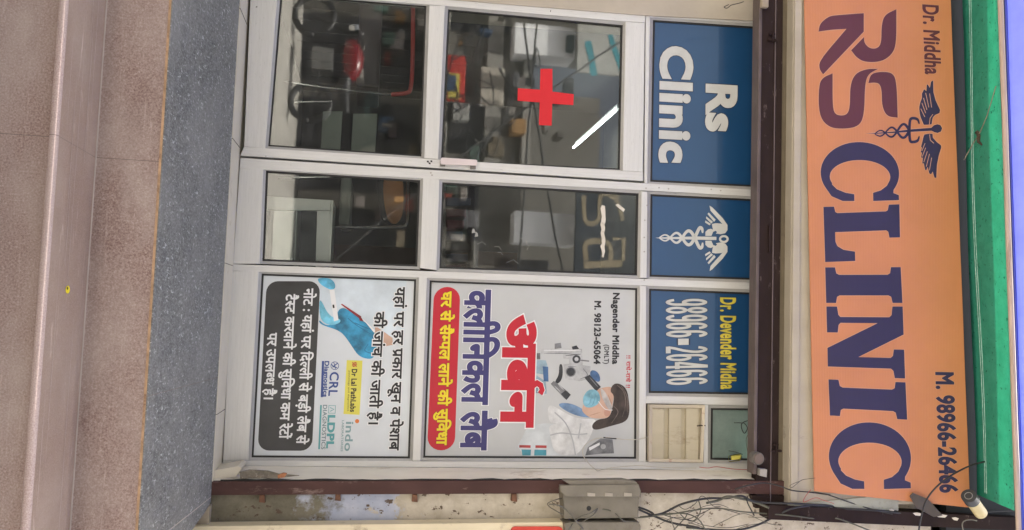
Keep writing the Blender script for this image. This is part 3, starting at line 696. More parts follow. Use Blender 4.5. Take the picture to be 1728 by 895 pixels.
bm = NB(); ribbon(bm, [(555, 684.5), (554.4, 697.5), (565.6, 697.8), (566.2, 684.7)], 1.2, YP-.0008, True); ribbon(bm, [(557, 688), (563.5, 691), (557, 694.5)], 1.4, YP-.0011); obj("logo_mark", bm, INK_TEAL, t1)
INDO = ink("grey_teal", (.22, .36, .38))
text("indo", (584.3, 712), (581.3, 761.5), 12.5, INDO, t1, YP-.0008, .008)
text("LABORATORIES", (577.2, 709.5), (575, 762), 3.4, INDO, t1, YP-.0008, .008)
shape(t1, "logo_mark", disc(602.6, 711, 3.6, 12), ink("orange_dot", (.72, .20, .04)), 1.2)
# -- upper poster
c2 = lambda pts: crop(700, 460, 2.712, pts)
t2 = panel("clinic_poster", "white poster with big red and navy Hindi lettering and a masked microscopist, upper right pane", PANE['up_right'], (.50, .515, .52), "poster")
shape(t2, "red_strip", rrect([(732.5, 484.5), (720.6, 760), (767.2, 760.6), (777, 484.5)], 22), INK_RED, .6)
text("घर से सैम~पल लाने की सुिवधा", (745.5, 491.5), (737, 751.5), 15.8, INK_YEL, t2, YP-.0016, .036, .022, om=soft("deep_red_line", (.16, .01, .01), .1))
text("क~लीिनकल लैब", (786.5, 488), (778.6, 760.5), 40, INK_NAVY, t2, YP-.0022, .040, .020, om=INK_W)
text("अर्ब".replace("र्ब", "ब^")+"न", (853, 530), (847.5, 722), 49, INK_RED, t2, YP-.0044, .05, .022, om=INK_W)
text("Nagender Middha", (1034.9, 494.3), (1033.6, 615), 10.4, INK_K, t2, YP-.0008, .03)
text("(DMLT)", (1020.2, 581.8), (1019.4, 614.3), 7.6, INK_K, t2, YP-.0008, .012)
text("M. 98123-65064", (1003.6, 508), (1002.3, 614.8), 10.4, INK_K, t2, YP-.0008, .03)
text("!! राधे-राधे !!", (1057.2, 600), (1056.2, 654.7), 6.2, INK_RED, t2, YP-.0008, .02)
D_GREY = soft("scope_dark", (.035, .037, .042), .3, 14); M_GREY = soft("scope_mid", (.17, .175, .185), .25, 14); L_GREY = soft("scope_light", (.40, .41, .42), .15, 14)
SOFTEN = ("printed_coat", "printed_collar", "printed_face", "printed_hair", "printed_mask", "printed_goggles", "printed_ear", "printed_glove", "printed_turret")
P2 = lambda n, pts, m, l=1: shape(t2, n, rnd(c2(pts), 4) if n in SOFTEN else c2(pts), m, l)
P2("printed_bench", [(470, 795), (520, 700), (600, 690), (700, 700), (745, 838), (500, 840)], soft("lab_blur", (.56, .60, .62), .12), .5)
P2("printed_vial", [(478, 790), (530, 791), (530, 803), (478, 802)], soft("vial_red", (.36, .05, .05), .2), .9)
P2("printed_vial", [(552, 791), (603, 792), (603, 804), (552, 803)], soft("vial_red", ()), .9)
P2("printed_vial", [(488, 810), (532, 811), (530, 838), (492, 838)], soft("vial_teal", (.06, .25, .32), .3), .9)
P2("printed_vial", [(548, 811), (602, 812), (602, 838), (546, 838)], soft("vial_teal", ()), .9)
P2("printed_vial", [(553, 400), (600, 402), (612, 440), (608, 470), (556, 462)], soft("vial_pale", (.30, .42, .50), .3), .6)
P2("printed_vial", [(585, 430), (610, 432), (612, 500), (590, 498)], soft("vial_blue", (.06, .14, .30), .3), .8)
P2("printed_vial", [(556, 470), (600, 500), (604, 556), (552, 552)], soft("vial_pale", ()), .6)
P2("printed_coat", [(606, 602), (650, 618), (700, 650), (760, 672), (838, 668), (815, 720), (800, 760), (770, 800), (740, 838), (640, 838), (618, 745), (612, 700), (660, 690), (612, 690)], soft("coat_white", (.62, .63, .63), .14, 9), .9)
for pts in ([(620, 745), (670, 735), (740, 742), (790, 738)], [(640, 640), (690, 690), (720, 760), (735, 835)], [(760, 690), (748, 760)]):
    bm = NB(); ribbon(bm, c2([p[:2] for p in cat([(a, b, 0) for a, b in pts])]), 2.2, YP-.0011); obj("printed_fold", bm, soft("coat_fold", (.42, .44, .46), .1), t2)
P2("printed_collar", [(648, 603), (690, 595), (740, 608), (790, 640), (818, 665), (760, 662), (700, 640)], soft("collar_blue", (.16, .26, .42), .2, 9), 1.3)
P2("printed_face", [(850, 528), (905, 520), (912, 560), (905, 600), (898, 640), (888, 664), (850, 670), (800, 666), (768, 640), (764, 622), (790, 560)], SKIN, 1.6)
P2("printed_hair", [(905, 512), (932, 506), (962, 524), (975, 552), (980, 590), (984, 640), (970, 684), (900, 702), (820, 726), (807, 700), (836, 672), (880, 668), (898, 648), (908, 600), (912, 560), (892, 545)], soft("hair_dark", (.05, .036, .03), .35, 12), 2)
P2("printed_mask", [(806, 533), (838, 540), (852, 578), (838, 606), (800, 622), (772, 612), (768, 575), (784, 546)], soft("mask_teal", (.20, .42, .52), .2, 12), 2.4)
P2("printed_goggles", [(846, 524), (872, 545), (898, 600), (906, 628), (890, 634), (858, 580)], soft("goggle_grey", (.42, .40, .39), .2, 12), 2.8)
bm = NB(); ribbon(bm, c2([p[:2] for p in cat([(840, 590, 0), (870, 625, 0), (905, 630, 0)])]), .9, YP-.0024); obj("printed_strap", bm, INK_W, t2)
P2("printed_ear", [(862, 632), (882, 628), (896, 640), (890, 658), (870, 660)], soft("ear", (.48, .27, .20), .15), 3)
P2("printed_arm", [(578, 350), (765, 350), (766, 374), (578, 374)], L_GREY, 1)
P2("printed_base", [(553, 370), (574, 369), (574, 398), (553, 398)], M_GREY, 1)
P2("printed_knob", [(640, 326), (668, 322), (672, 346), (640, 350)], M_GREY, 1.3)
P2("printed_knob", [(718, 340), (740, 334), (752, 350), (722, 354)], D_GREY, 1.3)
P2("printed_body", [(680, 374), (766, 366), (768, 424), (805, 430), (800, 488), (752, 498), (690, 488), (680, 420), (706, 418), (706, 396), (680, 394)], L_GREY, 1.5)
P2("printed_turret", [(660, 420), (676, 418), (678, 470), (668, 500), (648, 512), (640, 500), (660, 470)], D_GREY, 1.6)
P2("printed_objective", [(622, 510), (636, 496), (700, 545), (714, 560), (694, 584), (680, 572), (640, 530)], M_GREY, 1.8)
P2("printed_objective", [(668, 556), (690, 540), (714, 560), (694, 584)], D_GREY, 2.0)
P2("printed_eyepiece", [(776, 482), (800, 468), (852, 524), (830, 544)], D_GREY, 2.0)
P2("printed_glove", [(806, 445), (835, 452), (850, 480), (846, 505), (815, 492), (800, 470)], soft("glove_dusk", (.06, .12, .24), .3, 14), 1.8)
shape(t2, "printed_dial", disc(*c2([(714, 455)])[0], 8.5), M_GREY, 2); shape(t2, "printed_dial", disc(*c2([(714, 455)])[0], 6.8), D_GREY, 2.3)
shape(t2, "printed_dial", disc(*c2([(740, 397)])[0], 7), D_GREY, 2); shape(t2, "printed_dial", disc(*c2([(740, 397)])[0], 3.4), L_GREY, 2.3)
for pts, m, l in (([(925, 515), (955, 545), (965, 600), (950, 660)], soft("hair_light", (.13, .10, .085), .3, 16), 2.2), ([(945, 520), (972, 570), (974, 640)], soft("hair_light"), 2.2), ([(908, 610), (930, 640), (900, 690)], soft("hair_light"), 2.2),
                  ([(810, 560), (800, 600), (782, 610)], soft("mask_fold", (.13, .31, .41), .2), 2.6), ([(826, 556), (818, 596), (806, 614)], soft("mask_fold"), 2.6), ([(838, 566), (832, 600)], soft("mask_fold"), 2.6),
                  ([(690, 380), (760, 374)], D_GREY, 1.7), ([(700, 430), (740, 432)], M_GREY, 1.7), ([(770, 440), (790, 470), (756, 488)], M_GREY, 1.7), ([(590, 356), (760, 356)], INK_W, 1.2), ([(590, 370), (760, 370)], M_GREY, 1.2),
                  ([(640, 520), (665, 545)], L_GREY, 2.1), ([(655, 512), (682, 538)], L_GREY, 2.1), ([(800, 480), (838, 524)], M_GREY, 2.2), ([(850, 640), (800, 655)], soft("skin_dusk", (.40, .24, .17), .2), 1.8), ([(885, 560), (900, 600)], soft("skin_dusk"), 1.8)):
    bm = NB(); ribbon(bm, c2(curve2(pts, 5)), lambda t: 1.6*(1-.6*abs(2*t-1)), YP-.0007*l); obj("printed_detail", bm, m, t2)
P2("printed_lever", [(755, 398), (798, 403), (798, 409), (755, 405)], M_GREY, 2.1)
P2("printed_stand", [(780, 838), (792, 800), (850, 760), (905, 764), (912, 828), (850, 830)], M_GREY, 1)
P2("printed_stand", [(796, 802), (846, 778), (846, 790), (800, 816)], INK_W, 1.3); shape(t2, "printed_dial", disc(*c2([(862, 797)])[0], 4.5), L_GREY, 1.6)
# -- blue panels
BLUE = (.008, .056, .15)
BG = "blue glass sign panels along the top of the shop front"
LET = soft("letter_silver", (.52, .53, .52), .06); LETK = soft("letter_edge", (.015, .025, .05), .1)
b1 = panel("glass_sign", "blue sign panel above the door with two lines of white lettering", PANE['blue_a'], BLUE, "sign panel", BG, .9, .4)
text("Clinic", (1117, 76.5), (1114.8, 274.6), 49.5, LET, b1, YP-.002, .034, .014, om=LETK)
text("Rs", (1194, 141.5), (1193.6, 222), 47.5, LET, b1, YP-.002, .034, .014, om=LETK)
b2 = panel("glass_sign", "blue sign panel with a white winged staff and two snakes", PANE['blue_b'], BLUE, "sign panel", BG, .9, .4)
c3 = lambda pts: crop(1080, 300, 3.443, pts)
def snake(t, m, Y, x0, xs, amp, cy, wid, sgn, head, f):
    """one snake of the staff: crossing waves whose width and swing shrink towards the tip, then the curled neck"""
    n = 60; pts = []
    for i in range(n+1):
        q = i/n; x = x0+(xs-x0)*q; a = amp*(.25+.75*q)
        pts.append((x, cy(x)+sgn*a*math.sin(math.pi*3*(q**.92))))
    pts += curve2([pts[-1]]+head(sgn), 8)[1:]
    bm = NB(); px = f(pts); ribbon(bm, px, lambda s: wid*(.35+.65*min(1, s*1.6))*(1 if s < .9 else 1-.6*(s-.9)/.1), Y); return obj("snake", bm, m, t)
cy = 350
bm = NB(); flat(bm, c3([(88, 350), (130, 347), (330, 342), (444, 344), (444, 363), (330, 361), (130, 355)]), YP-.0010); obj("staff", bm, LET, b2)
for sg_, Y in ((1, YP-.0016), (-1, YP-.0022)):
    snake(b2, LET, Y, 112, 318, 47, lambda x: 350, 5.4, sg_, lambda s: [(345, 350+s*56), (360, 350+s*52), (364, 350+s*28)], c3)
for s in (1, -1):
    y = lambda v: 357+s*(v-357) if s > 0 else 357-(v-357)
    bm = NB()
    flat(bm, c3([(x, 353-s*k) for x, k in [(380, 14), (380, 38), (395, 52), (412, 56), (424, 50), (420, 68), (418, 84), (440, 88), (470, 86), (480, 82), (410, 160), (404, 190), (420, 180), (480, 118), (508, 78), (508, 48), (495, 30), (470, 24), (440, 28), (448, 36), (440, 44), (425, 38), (415, 14)]]), YP-.0010); obj("wing", bm, LET, b2)
    for pts in ([(400, 150), (440, 108), (430, 96), (392, 142)], [(385, 128), (424, 96), (414, 86), (384, 116)], [(380, 104), (412, 84), (404, 76), (378, 92)]):
        bm = NB(); flat(bm, c3([(x, 353-s*k) for x, k in pts]), YP-.0010); obj("feather", bm, LET, b2)
bm = NB(); ribbon(bm, c3([(x, y) for x, y in disc(487, 357, 17, 20, 1.3)]), 3.6, YP-.0010, True); obj("staff_knob", bm, LET, b2)
b3 = panel("glass_sign", "blue sign panel with a long white telephone number under a yellow name", PANE['blue_c'], BLUE, "sign panel", BG, .9, .4)
# tall condensed numerals drawn with an oval pen
def numerals(s_, q, par, m, om, Y, sx, sy):
    A = lambda cx, cy, rx, ry, a0, a1, n=18: [(cx+rx*math.cos(math.radians(a0+(a1-a0)*i/n)), cy+ry*math.sin(math.radians(a0+(a1-a0)*i/n))) for i in range(n+1)]
    ix, iy = sx/2, sy/2
    SIX = [A(.5, .31, .5-ix, .31-iy, 0, 360, 30), A(.5, .72, .5-ix, .28-iy, 20, 180, 14)+[(ix, .5), (ix, .31)]]
    NINE = [[(1-x, 1-y) for x, y in st_] for st_ in SIX]
    D = {'6': SIX, '9': NINE, '8': [A(.5, .265, .5-ix, .265-iy, 0, 360, 30), A(.5, .755, .47-ix, .245-iy, 0, 360, 30)],
         '2': [A(.5, .72, .5-ix, .28-iy, 165, -25, 16)+[(.62, .42), (.28, .20), (ix, .09), (ix, iy)], [(.02, iy), (.98, iy)]],
         '4': [[(.62, .99), (.10, .30)], [(.0, .27), (1.0, .27)], [(.70, 0), (.70, 1.0)]], '-': [[(.05, .42), (.95, .42)]]}
    n = len(s_); adv_ = 1/(n-.12); lay_ = 0
    for k, ch_ in enumerate(s_):
        for pen, mm, dy in ((1.0, m, 0), (1.28, om, .0006)):
            bm = NB()
            for li, st_ in enumerate(D[ch_]):
                pw = 1.0 if ch_ != '-' else 2.2
                L_, R_ = [], []
                closed = math.dist(st_[0], st_[-1]) < 1e-6
                for i, p in enumerate(st_):
                    a = st_[i-1] if i else (st_[-2] if closed else p); b = st_[i+1] if i+1 < len(st_) else (st_[1] if closed else p)
                    dx, dy_ = (b[0]-a[0])*.13, b[1]-a[1]; l = math.hypot(dx, dy_) or 1; nx, ny = -dy_/l*ix*pen, dx/l*iy*pen*pw
                    w_ = lambda x, y: W(*quadpt(q, (k+.88*x)*adv_, y), Y+dy-.00012*li)
                    L_.append(bm.verts.new(w_(p[0]+nx, p[1]+ny))); R_.append(bm.verts.new(w_(p[0]-nx, p[1]-ny)))
                for i in range(len(st_)-1): bm.faces.new((L_[i], L_[i+1], R_[i+1], R_[i]))
            if dy == 0: par_o = obj("numeral", bm, mm, par)
            else: obj("letter_outline", bm, mm, par_o)
numerals("98966-26466", [(1123, 504.5), (1124, 650.5), (1194.5, 648.5), (1194, 504.5)], b3, LET, LETK, YP-.002, .34, .115)
text("Dr. Devender Midha", (1216.2, 502), (1217.2, 657), 24.5, soft("letter_yellow", (.55, .47, .06), .08), b3, YP-.002, .022, .016, om=LETK)
# -- ventilator
vt = thing("louvre_vent", "small cream exhaust vent with vertical metal slats set beneath the frosted corner pane", "vent")
VQ = [(1096, 683.5), (1095, 779.5), (1186.5, 781), (1190, 684)]
bm = NB(); ring(bm, VQ, grow(VQ, -5), -.022, -.016, .01); obj("frame", bm, paint("vent_cream", (.50, .44, .34), .55, var=.1, dirt=(.35, .2, .14), dirt_amt=.15, dirt_scale=20), vt)
bm = NB(); i5 = grow(VQ, -4.5); prism(bm, i5, .006, .012)
for k in range(3):
    a, b = (1100+29*k), (1100+29*k+21)
    prism(bm, [(a, 689), (a-.6, 775.5), (b-.6, 776), (b, 689.5)], -.010, .004, .002)
obj("slat_panel", bm, paint("vent_slat_cream", (.46, .41, .30), .6, var=.1, dirt=(.30, .24, .16), dirt_amt=.25, dirt_scale=8, stretch=(1, 1, .4)), vt)
bm = NB(); tube(bm, [W(1176, 719, -.014), W(1182, 718.5, -.02), W(1190, 718.5, -.012)], .003, 8); obj("latch", bm, BROWN_DARK, vt)

# ---------------------------------------------------------------- orange banner over the shutter
YB = YS-.075
bn = thing("shop_banner", "large orange flex banner with maroon and navy lettering over the shutter", "banner")
BQ = [(1357, -25), (1374.5, 829), (1637, 857), (1603.5, -25)]
ORANGE = (.54, .215, .092)
bm = NB(); prism(bm, [BQ[0]]+[(1357+17.5*t/8, -25+854*t/8+random.uniform(-.4, .4)) for t in range(1, 8)]+[BQ[1], (1440, 836.5), (1520, 845), (1580, 851), BQ[2]]+[(1637-33.5*t/8+random.uniform(-.4, .4), 857-882*t/8) for t in range(1, 8)]+[BQ[3]], YB, YB+.006)
obj("sheet", bm, flexmat("flex_orange", ORANGE, .45, .22, 0, 700), bn)
MAROON = flexmat("ink_maroon", (.105, .028, .036), .5, .1); NAVY = flexmat("ink_violet_navy", (.032, .025, .066), .5, .1); HALO = flexmat("ink_pale_orange", (.58, .31, .19), .5, .1)
def bshape(name, px, m, lay=1, halo=True):
    bm = NB(); flat(bm, px, YB-.0008*lay); o = obj(name, bm, m, bn)
    if halo: bm = NB(); ribbon(bm, px, 1.9, YB-.0008*lay+.0004, True); obj("letter_outline", bm, HALO, o)
    return o
cs = lambda pts: crop(1330, 0, 2.796, pts)
bshape("logo_letter", cs(rnd([(143, 150, 1), (150, 112), (190, 78), (230, 72), (357, 63, 1), (357, 150, 1), (165, 352, 1), (146, 325), (148, 285), (275, 137, 1), (205, 141)])), MAROON)
bshape("logo_letter", cs(rnd([(511, 44, 1), (511, 190), (498, 250), (445, 292), (365, 295), (325, 275), (297, 238, 1), (358, 175, 1), (360, 205), (385, 230), (420, 230), (440, 205), (440, 120), (455, 70)])), MAROON)
bshape("logo_letter", cs(rnd([(210, 347, 1), (210, 510), (225, 545), (275, 546), (292, 510), (292, 400), (318, 345), (375, 325), (425, 326, 1), (378, 350), (362, 400), (360, 540), (335, 598), (260, 610), (190, 602), (144, 545), (144, 400), (165, 365)])), MAROON)
bshape("logo_letter", cs(rnd([(378, 393, 1), (390, 348), (440, 338), (500, 345), (513, 410), (517, 556, 1), (465, 550), (442, 500), (442, 430), (432, 396), (410, 390)])), MAROON)
# slab letters in unit boxes (x to the right, y up)
def arc(cx, cy, rx, ry, a0, a1, n=22): return [(cx+rx*math.cos(math.radians(a0+(a1-a0)*i/n)), cy+ry*math.sin(math.radians(a0+(a1-a0)*i/n))) for i in range(n+1)]
UC = arc(.53, .5, .53, .5, 64, 312, 44)+[(.93, .115), (1.0, .21), (1.0, .40), (.86, .40)]+[]
UC = [(1.0, .0+.66), (.985, .99), (.90, .99), (.865, .92)]+arc(.53, .5, .53, .5, 58, 300, 44)+[(.92, .13), (1.0, .27), (1.0, .42), (.885, .42), (.86, .31), (.80, .20), (.72, .14)]+arc(.59, .5, .285, .385, 292, 78, 36)+[(.74, .84), (.82, .76), (.86, .66)]
def fil(x, y, sx, sy, r=.05): return [(x+sx*r*(1-math.cos(a)), y+sy*r*(1-math.sin(a))) for a in [math.radians(q) for q in (0, 30, 60, 90)]]
UL = [(0, 0), (0, .14), (.10, .155), (.12, .18), (.12, .82), (.10, .845), (0, .86), (0, 1), (.60, 1), (.60, .86), (.49, .845), (.465, .82), (.465, .145), (.64, .145), (.72, .17), (.79, .25), (.83, .40), (1, .40), (1, 0)]
UI = [(0, 0), (0, .13), (.17, .145), (.21, .18), (.21, .82), (.17, .855), (0, .87), (0, 1), (1, 1), (1, .87), (.83, .855), (.79, .82), (.79, .18), (.83, .145), (1, .13), (1, 0)]
UN = [(0, 0), (0, .14), (.12, .155), (.15, .18), (.15, .82), (.12, .85), (0, .865), (0, 1), (.39, 1), (.72, .40), (.72, .82), (.69, .85), (.60, .865), (.60, 1), (1, 1), (1, .865), (.90, .85), (.87, .82), (.87, 0), (.60, 0), (.235, .665), (.235, .18), (.265, .155), (.375, .14), (.375, 0)]
for U, q in ((UC, [(1383, 240), (1386.5, 339.5), (1518.5, 339.5), (1516, 240)]), (UL, [(1389.5, 349.5), (1392.5, 442.5), (1519.5, 438), (1517.8, 345)]),
             (UI, [(1392.5, 451.5), (1394.2, 511.5), (1523, 511.5), (1520, 451)]), (UN, [(1394.5, 517.5), (1397.3, 634), (1527.5, 639), (1523.3, 517.5)]),
             (UI, [(1398, 640.5), (1400.5, 701.5), (1531, 708.5), (1528, 645.5)]), (UC, [(1396, 713), (1401, 825), (1538.5, 826), (1536, 713)])):
    bshape("banner_letter", [quadpt(q, x, y) for x, y in U], NAVY)
text("Dr. Middha", (1557.4, 7.5), (1562, 125.5), 25.5, MAROON, bn, YB-.001, .022, .012, om=HALO)
text("M. 98966-26466", (1579.8, 628), (1587, 832), 28, NAVY, bn, YB-.001, .03, .015, om=HALO)
# winged staff emblem of the banner
ce = lambda pts: crop(1440, 120, 4.71, pts)
for pts in ([(635, 75), (637, 170), (655, 235), (690, 310), (685, 335), (650, 350), (632, 370), (622, 425), (585, 428), (560, 428), (548, 400), (535, 368), (528, 340), (524, 305), (524, 285), (532, 250), (545, 215), (545, 180), (560, 150), (562, 145), (580, 160), (584, 110), (592, 108), (608, 135), (618, 85)],
            [(605, 498), (630, 500), (632, 530), (660, 562), (695, 590), (700, 605), (680, 670), (665, 745), (660, 850), (645, 848), (630, 800), (618, 822), (604, 815), (590, 762), (580, 790), (570, 785), (560, 735), (548, 735), (552, 690), (538, 688), (545, 650), (535, 645), (545, 610), (538, 600), (548, 565), (555, 530), (565, 505)]):
    bshape("wing", ce(pts), NAVY)
bm = NB()
for pts in ([(606, 180), (622, 290)], [(575, 175), (600, 290)], [(558, 215), (585, 310)], [(545, 255), (575, 335)], [(536, 300), (568, 365)], [(632, 345), (610, 375), (604, 425)], [(605, 790), (622, 690)], [(580, 760), (605, 660)], [(560, 725), (588, 640)], [(548, 680), (575, 610)], [(545, 635), (570, 575)], [(640, 575), (612, 550), (606, 505)]):
    ribbon(bm, ce(pts), 1.0, YB-.0012)
obj("feather_line", bm, HALO, bn)
bshape("staff", ce([(92, 496), (180, 492), (300, 484), (450, 465), (620, 452), (640, 432), (668, 424), (692, 430), (706, 455), (696, 482), (670, 493), (645, 487), (622, 475), (450, 485), (300, 494), (180, 499)]), NAVY, 1)
for sg_, lay in ((1, 1.8), (-1, 2.6)):
    snake(bn, NAVY, YB-.0008*lay, 170, 445, 62, lambda x: 500-.10*(x-170), 4.6, -sg_, lambda s: [(452, 472+s*82), (480, 470+s*94), (512, 470+s*82), (524, 470+s*48)], ce)

# ---------------------------------------------------------------- green sheet, pole and blue tarpaulin overhead
def translucent(name, c0, c1, scale, speck, speck_amt, fac=.6, rough=.5, stretch=(1, 1, 1), bmp=.2):
    m, nt, b, N, L = nodes(name)
    c = ramp(nt, noise(nt, scale, 9, .75, stretch), [(.3, c0), (.7, c1)])
    k = ramp(nt, noise(nt, scale*2.6, 5, .7, (1, 1, 1), (3, 3, 8)), [(.70-speck_amt, (0, 0, 0)), (.74-speck_amt, (1, 1, 1))])
    c = mix(nt, k, c, speck)
    L(c, b.inputs["Base Color"]); b.inputs["Roughness"].default_value = rough
    t = N("ShaderNodeBsdfTranslucent"); L(c, t.inputs[0]); mx = N("ShaderNodeMixShader"); mx.inputs[0].default_value = fac
    L(b.outputs[0], mx.inputs[1]); L(t.outputs[0], mx.inputs[2]); L(mx.outputs[0], nt.nodes["Material Output"].inputs[0])
    bump(nt, b, noise(nt, scale, 6, .7), bmp, .004); return m
GREEN = translucent("green_plastic_sheet", (.055, .315, .225), (.10, .43, .315), 16, (.02, .12, .085), .085)
TARP = translucent("blue_tarpaulin", (.26, .29, .62), (.31, .345, .69), 3, (.29, .33, .67), .0, .6, .5, (2, 1, 1), .1)
g0, g1 = YS-.06, YS-.40
Z0, Z1 = W(1633, 420, g0).z, W(1698, 420, g1).z
def skew(v0, u0_, v1, u1_, Y): a, b = W(v0, u0_, Y), W(v1, u1_, Y); return lambda x: a.z+(b.z-a.z)*(x-a.x)/(b.x-a.x)
za = skew(1624, 0, 1651, 885, g0); zb = skew(1685, 0, 1712, 800, g1)
aw = thing("green_awning", "translucent bright green plastic awning sheet above the orange banner", "awning")
bm = NB(); nx, ny = 60, 10; grid = []
xe = W(1690, 862, g1).x
for i in range(nx+1):
    x = XL+(xe-XL)*i/nx; row = []
    for j in range(ny+1):
        t = j/ny; y = g0+(g1-g0)*t; z = za(x)*(1-t)+zb(x)*t+.006*math.sin(3.1*x+2*t)+random.uniform(-.001, .001)
        row.append(bm.verts.new((x, y, z)))
    grid.append(row)
for i in range(nx):
    for j in range(ny): bm.faces.new((grid[i][j], grid[i+1][j], grid[i+1][j+1], grid[i][j+1]))
ao = obj("sheet", bm, GREEN, aw, True, True)
md = ao.modifiers.new("thick", 'SOLIDIFY'); md.thickness = .004; md.offset = 1
bm = NB()
def onaw(x, t): return Vector((x, g0+(g1-g0)*t, za(x)*(1-t)+zb(x)*t+.006*math.sin(3.1*x+2*t)))
xs = [XL+.05*i for i in range(int((xe-XL)/.05)+1)]
for dt in (0, .05):
    tube(bm, [onaw(x, .20+dt+.03*math.sin(x*1.7))+Vector((0, 0, -.004)) for x in xs], .0022, 6)
obj("stitched_seam", bm, paint("pale_thread", (.30, .50, .44), .7, var=.4, scale=60, stretch=(1, 1, 1)), aw)
STICK = paint("stick_debris", (.22, .19, .15), .8, var=.3, scale=30)
bm = NB(); sp = [WZ(v, u, 0) for v, u in ()]
def awpx(v, u):                                 # photo point carried onto the green sheet
    best = None
    for i in range(60):
        Y = g0+(g1-g0)*i/59; p = W(v, u, Y); t = (Y-g0)/(g1-g0); d = abs(p.z-onaw(p.x, t).z)
        if best is None or d < best[0]: best = (d, p)
    return best[1]+Vector((0, 0, -.008))
tube(bm, [awpx(1629, 270), awpx(1643, 245), awpx(1656, 224), awpx(1668, 196), awpx(1683, 146)], .0026, 6)
tag(obj("thin_stick", bm, STICK), "thin bent stick lying across the green awning sheet", "stick")
bm = NB(); tube(bm, [awpx(1648, 225), awpx(1652, 223), awpx(1655, 231), awpx(1654, 240), awpx(1659, 245)], lambda t: .0075*(.5+math.sin(math.pi*t)), 7)
tag(obj("dry_leaf", bm, paint("dark_dry_leaf", (.05, .035, .025), .9)), "dark curled dry leaf caught on the green awning", "leaf")
zp = skew(1688.5, 0, 1719, 895, g1-.03)
bm = NB(); xr2 = W(1716, 960, g1).x
tube(bm, [(XL+(xr2-XL)*i/20, g1-.03, zp(XL+(xr2-XL)*i/20)+random.uniform(-.002, .002)) for i in range(21)], .0125, 12)
tag(obj("support_pole", bm, paint("pinkish_wood_pole", (.42, .33, .27), .7, var=.2, scale=12, stretch=(.3, 4, 4), dirt=(.2, .14, .1), dirt_amt=.15), None, True), "pale pinkish pole running between the green awning and the blue tarpaulin", "pole")
t0 = g1-.06; zt = skew(1698, 0, 1727, 895, t0)
bm = NB(); nx, ny = 50, 16; grid = []
for i in range(nx+1):
    x = XL+(XR+1-XL)*i/nx; row = []
    for j in range(ny+1):
        t = j/ny; y = t0-.55*t; z = zt(x)-.05*t+.012*math.sin(2.3*x+5*t)*(t > 0)+.02*math.sin(4*x)*t
        row.append(bm.verts.new((x, y, z)))
    grid.append(row)
for i in range(nx):
    for j in range(ny): bm.faces.new((grid[i][j], grid[i+1][j], grid[i+1][j+1], grid[i][j+1]))
tp = obj("blue_tarpaulin", bm, TARP, None, True, True); md = tp.modifiers.new("thick", 'SOLIDIFY'); md.thickness = .003
tag(tp, "bright lavender blue tarpaulin stretched overhead beyond the green awning", "tarpaulin")
bm = NB(); tube(bm, [(XL, t0-.002, zt(XL)-.004)]+[(XL+(XR-XL)*i/30, t0-.002, zt(XL+(XR-XL)*i/30)-.004) for i in range(1, 31)], .006, 8); obj("hem", bm, paint("tarpaulin_hem", (.03, .05, .35), .5), tp)

# ---------------------------------------------------------------- junction box, cables, small fittings on the right
jb = thing("junction_box", "weathered grey plastic junction box with a lid, fixed across the brown side rail", "junction box")
cj = lambda pts: crop(860, 740, 5.4, pts)
bm = NB(); prism(bm, cj([(485, 480), (500, 735), (1175, 725), (1178, 480)]), YS-.085, YS+.0, .004); obj("case", bm, BOXGREY, jb)
bm = NB(); prism(bm, cj([(460, 430), (466, 490), (520, 532), (1196, 535), (1198, 482), (1176, 420), (570, 428)]), YS-.11, YS-.086, .004)
prism(bm, cj([(490, 385), (575, 440), (1170, 428), (1160, 400), (1040, 375)]), YS-.102, YS-.06, .004); obj("lid", bm, BOXGREY, jb)
bm = NB()
for x in (745, 905, 1080): prism(bm, cj([(x-35, 495), (x-35, 528), (x+35, 530), (x+35, 500)]), YS-.1135, YS-.109, .001)
obj("lid_clip", bm, paint("clip_grey", (.33, .30, .25), .6, var=.2), jb)
bm = NB(); p = W(*cj([(722, 638)])[0], YS-.0855); cyl(bm, (p.x, p.y, p.z), (p.x, p.y+.004, p.z), .0115, 16); obj("cable_hole", bm, BLACK, jb)
j2 = NB(); prism(j2, cj([(500, 775), (560, 765), (1180, 765), (1195, 800), (1195, 900), (510, 900)]), YS-.10, YS-.01, .004)
tag(obj("cable_case", j2, BOXGREY), "second grey plastic case at the edge, just past the junction box", "junction box")
cw = lambda pts: crop(1080, 660, 3.81, pts)
cb = lambda pts: crop(1330, 580, 2.842, pts)
def cable(px, r, m, label, Y=YS-.07, name="cable", kind="cable", grp="cables hanging beside the shutter", wob=.02):
    n = len(px); pts = []
    for i, p in enumerate(px):
        y = p[2] if len(p) > 2 else Y+wob*math.sin(2.1*i+r*900)
        pts.append(W(p[0], p[1], y))
    bm = NB(); tube(bm, cat(pts, 6), r, 8); return tag(obj(name, bm, m, None, True), label, kind, grp)
cable(cj([(1180, 630), (1250, 655), (1310, 690)])+cw([(60, 803), (150, 785), (250, 735), (350, 705), (450, 690), (560, 690), (650, 675), (720, 705), (800, 718), (1000, 725), (1219, 738)])+cb([(240, 790), (420, 800), (560, 815)]), .0052, CABLE, "thick black cable leaving the junction box and running flat along the steel angle")
cable(cj([(790, 640), (900, 655), (1010, 695), (1150, 722), (1300, 710)])+cw([(120, 797), (200, 792), (330, 770), (450, 755), (560, 760), (640, 775), (760, 785), (900, 795), (1000, 805), (1219, 832)])+cb([(240, 840), (400, 900)]), .0036, CABLE_OLIVE, "olive grey cable from the junction box hole to below the steel angle")
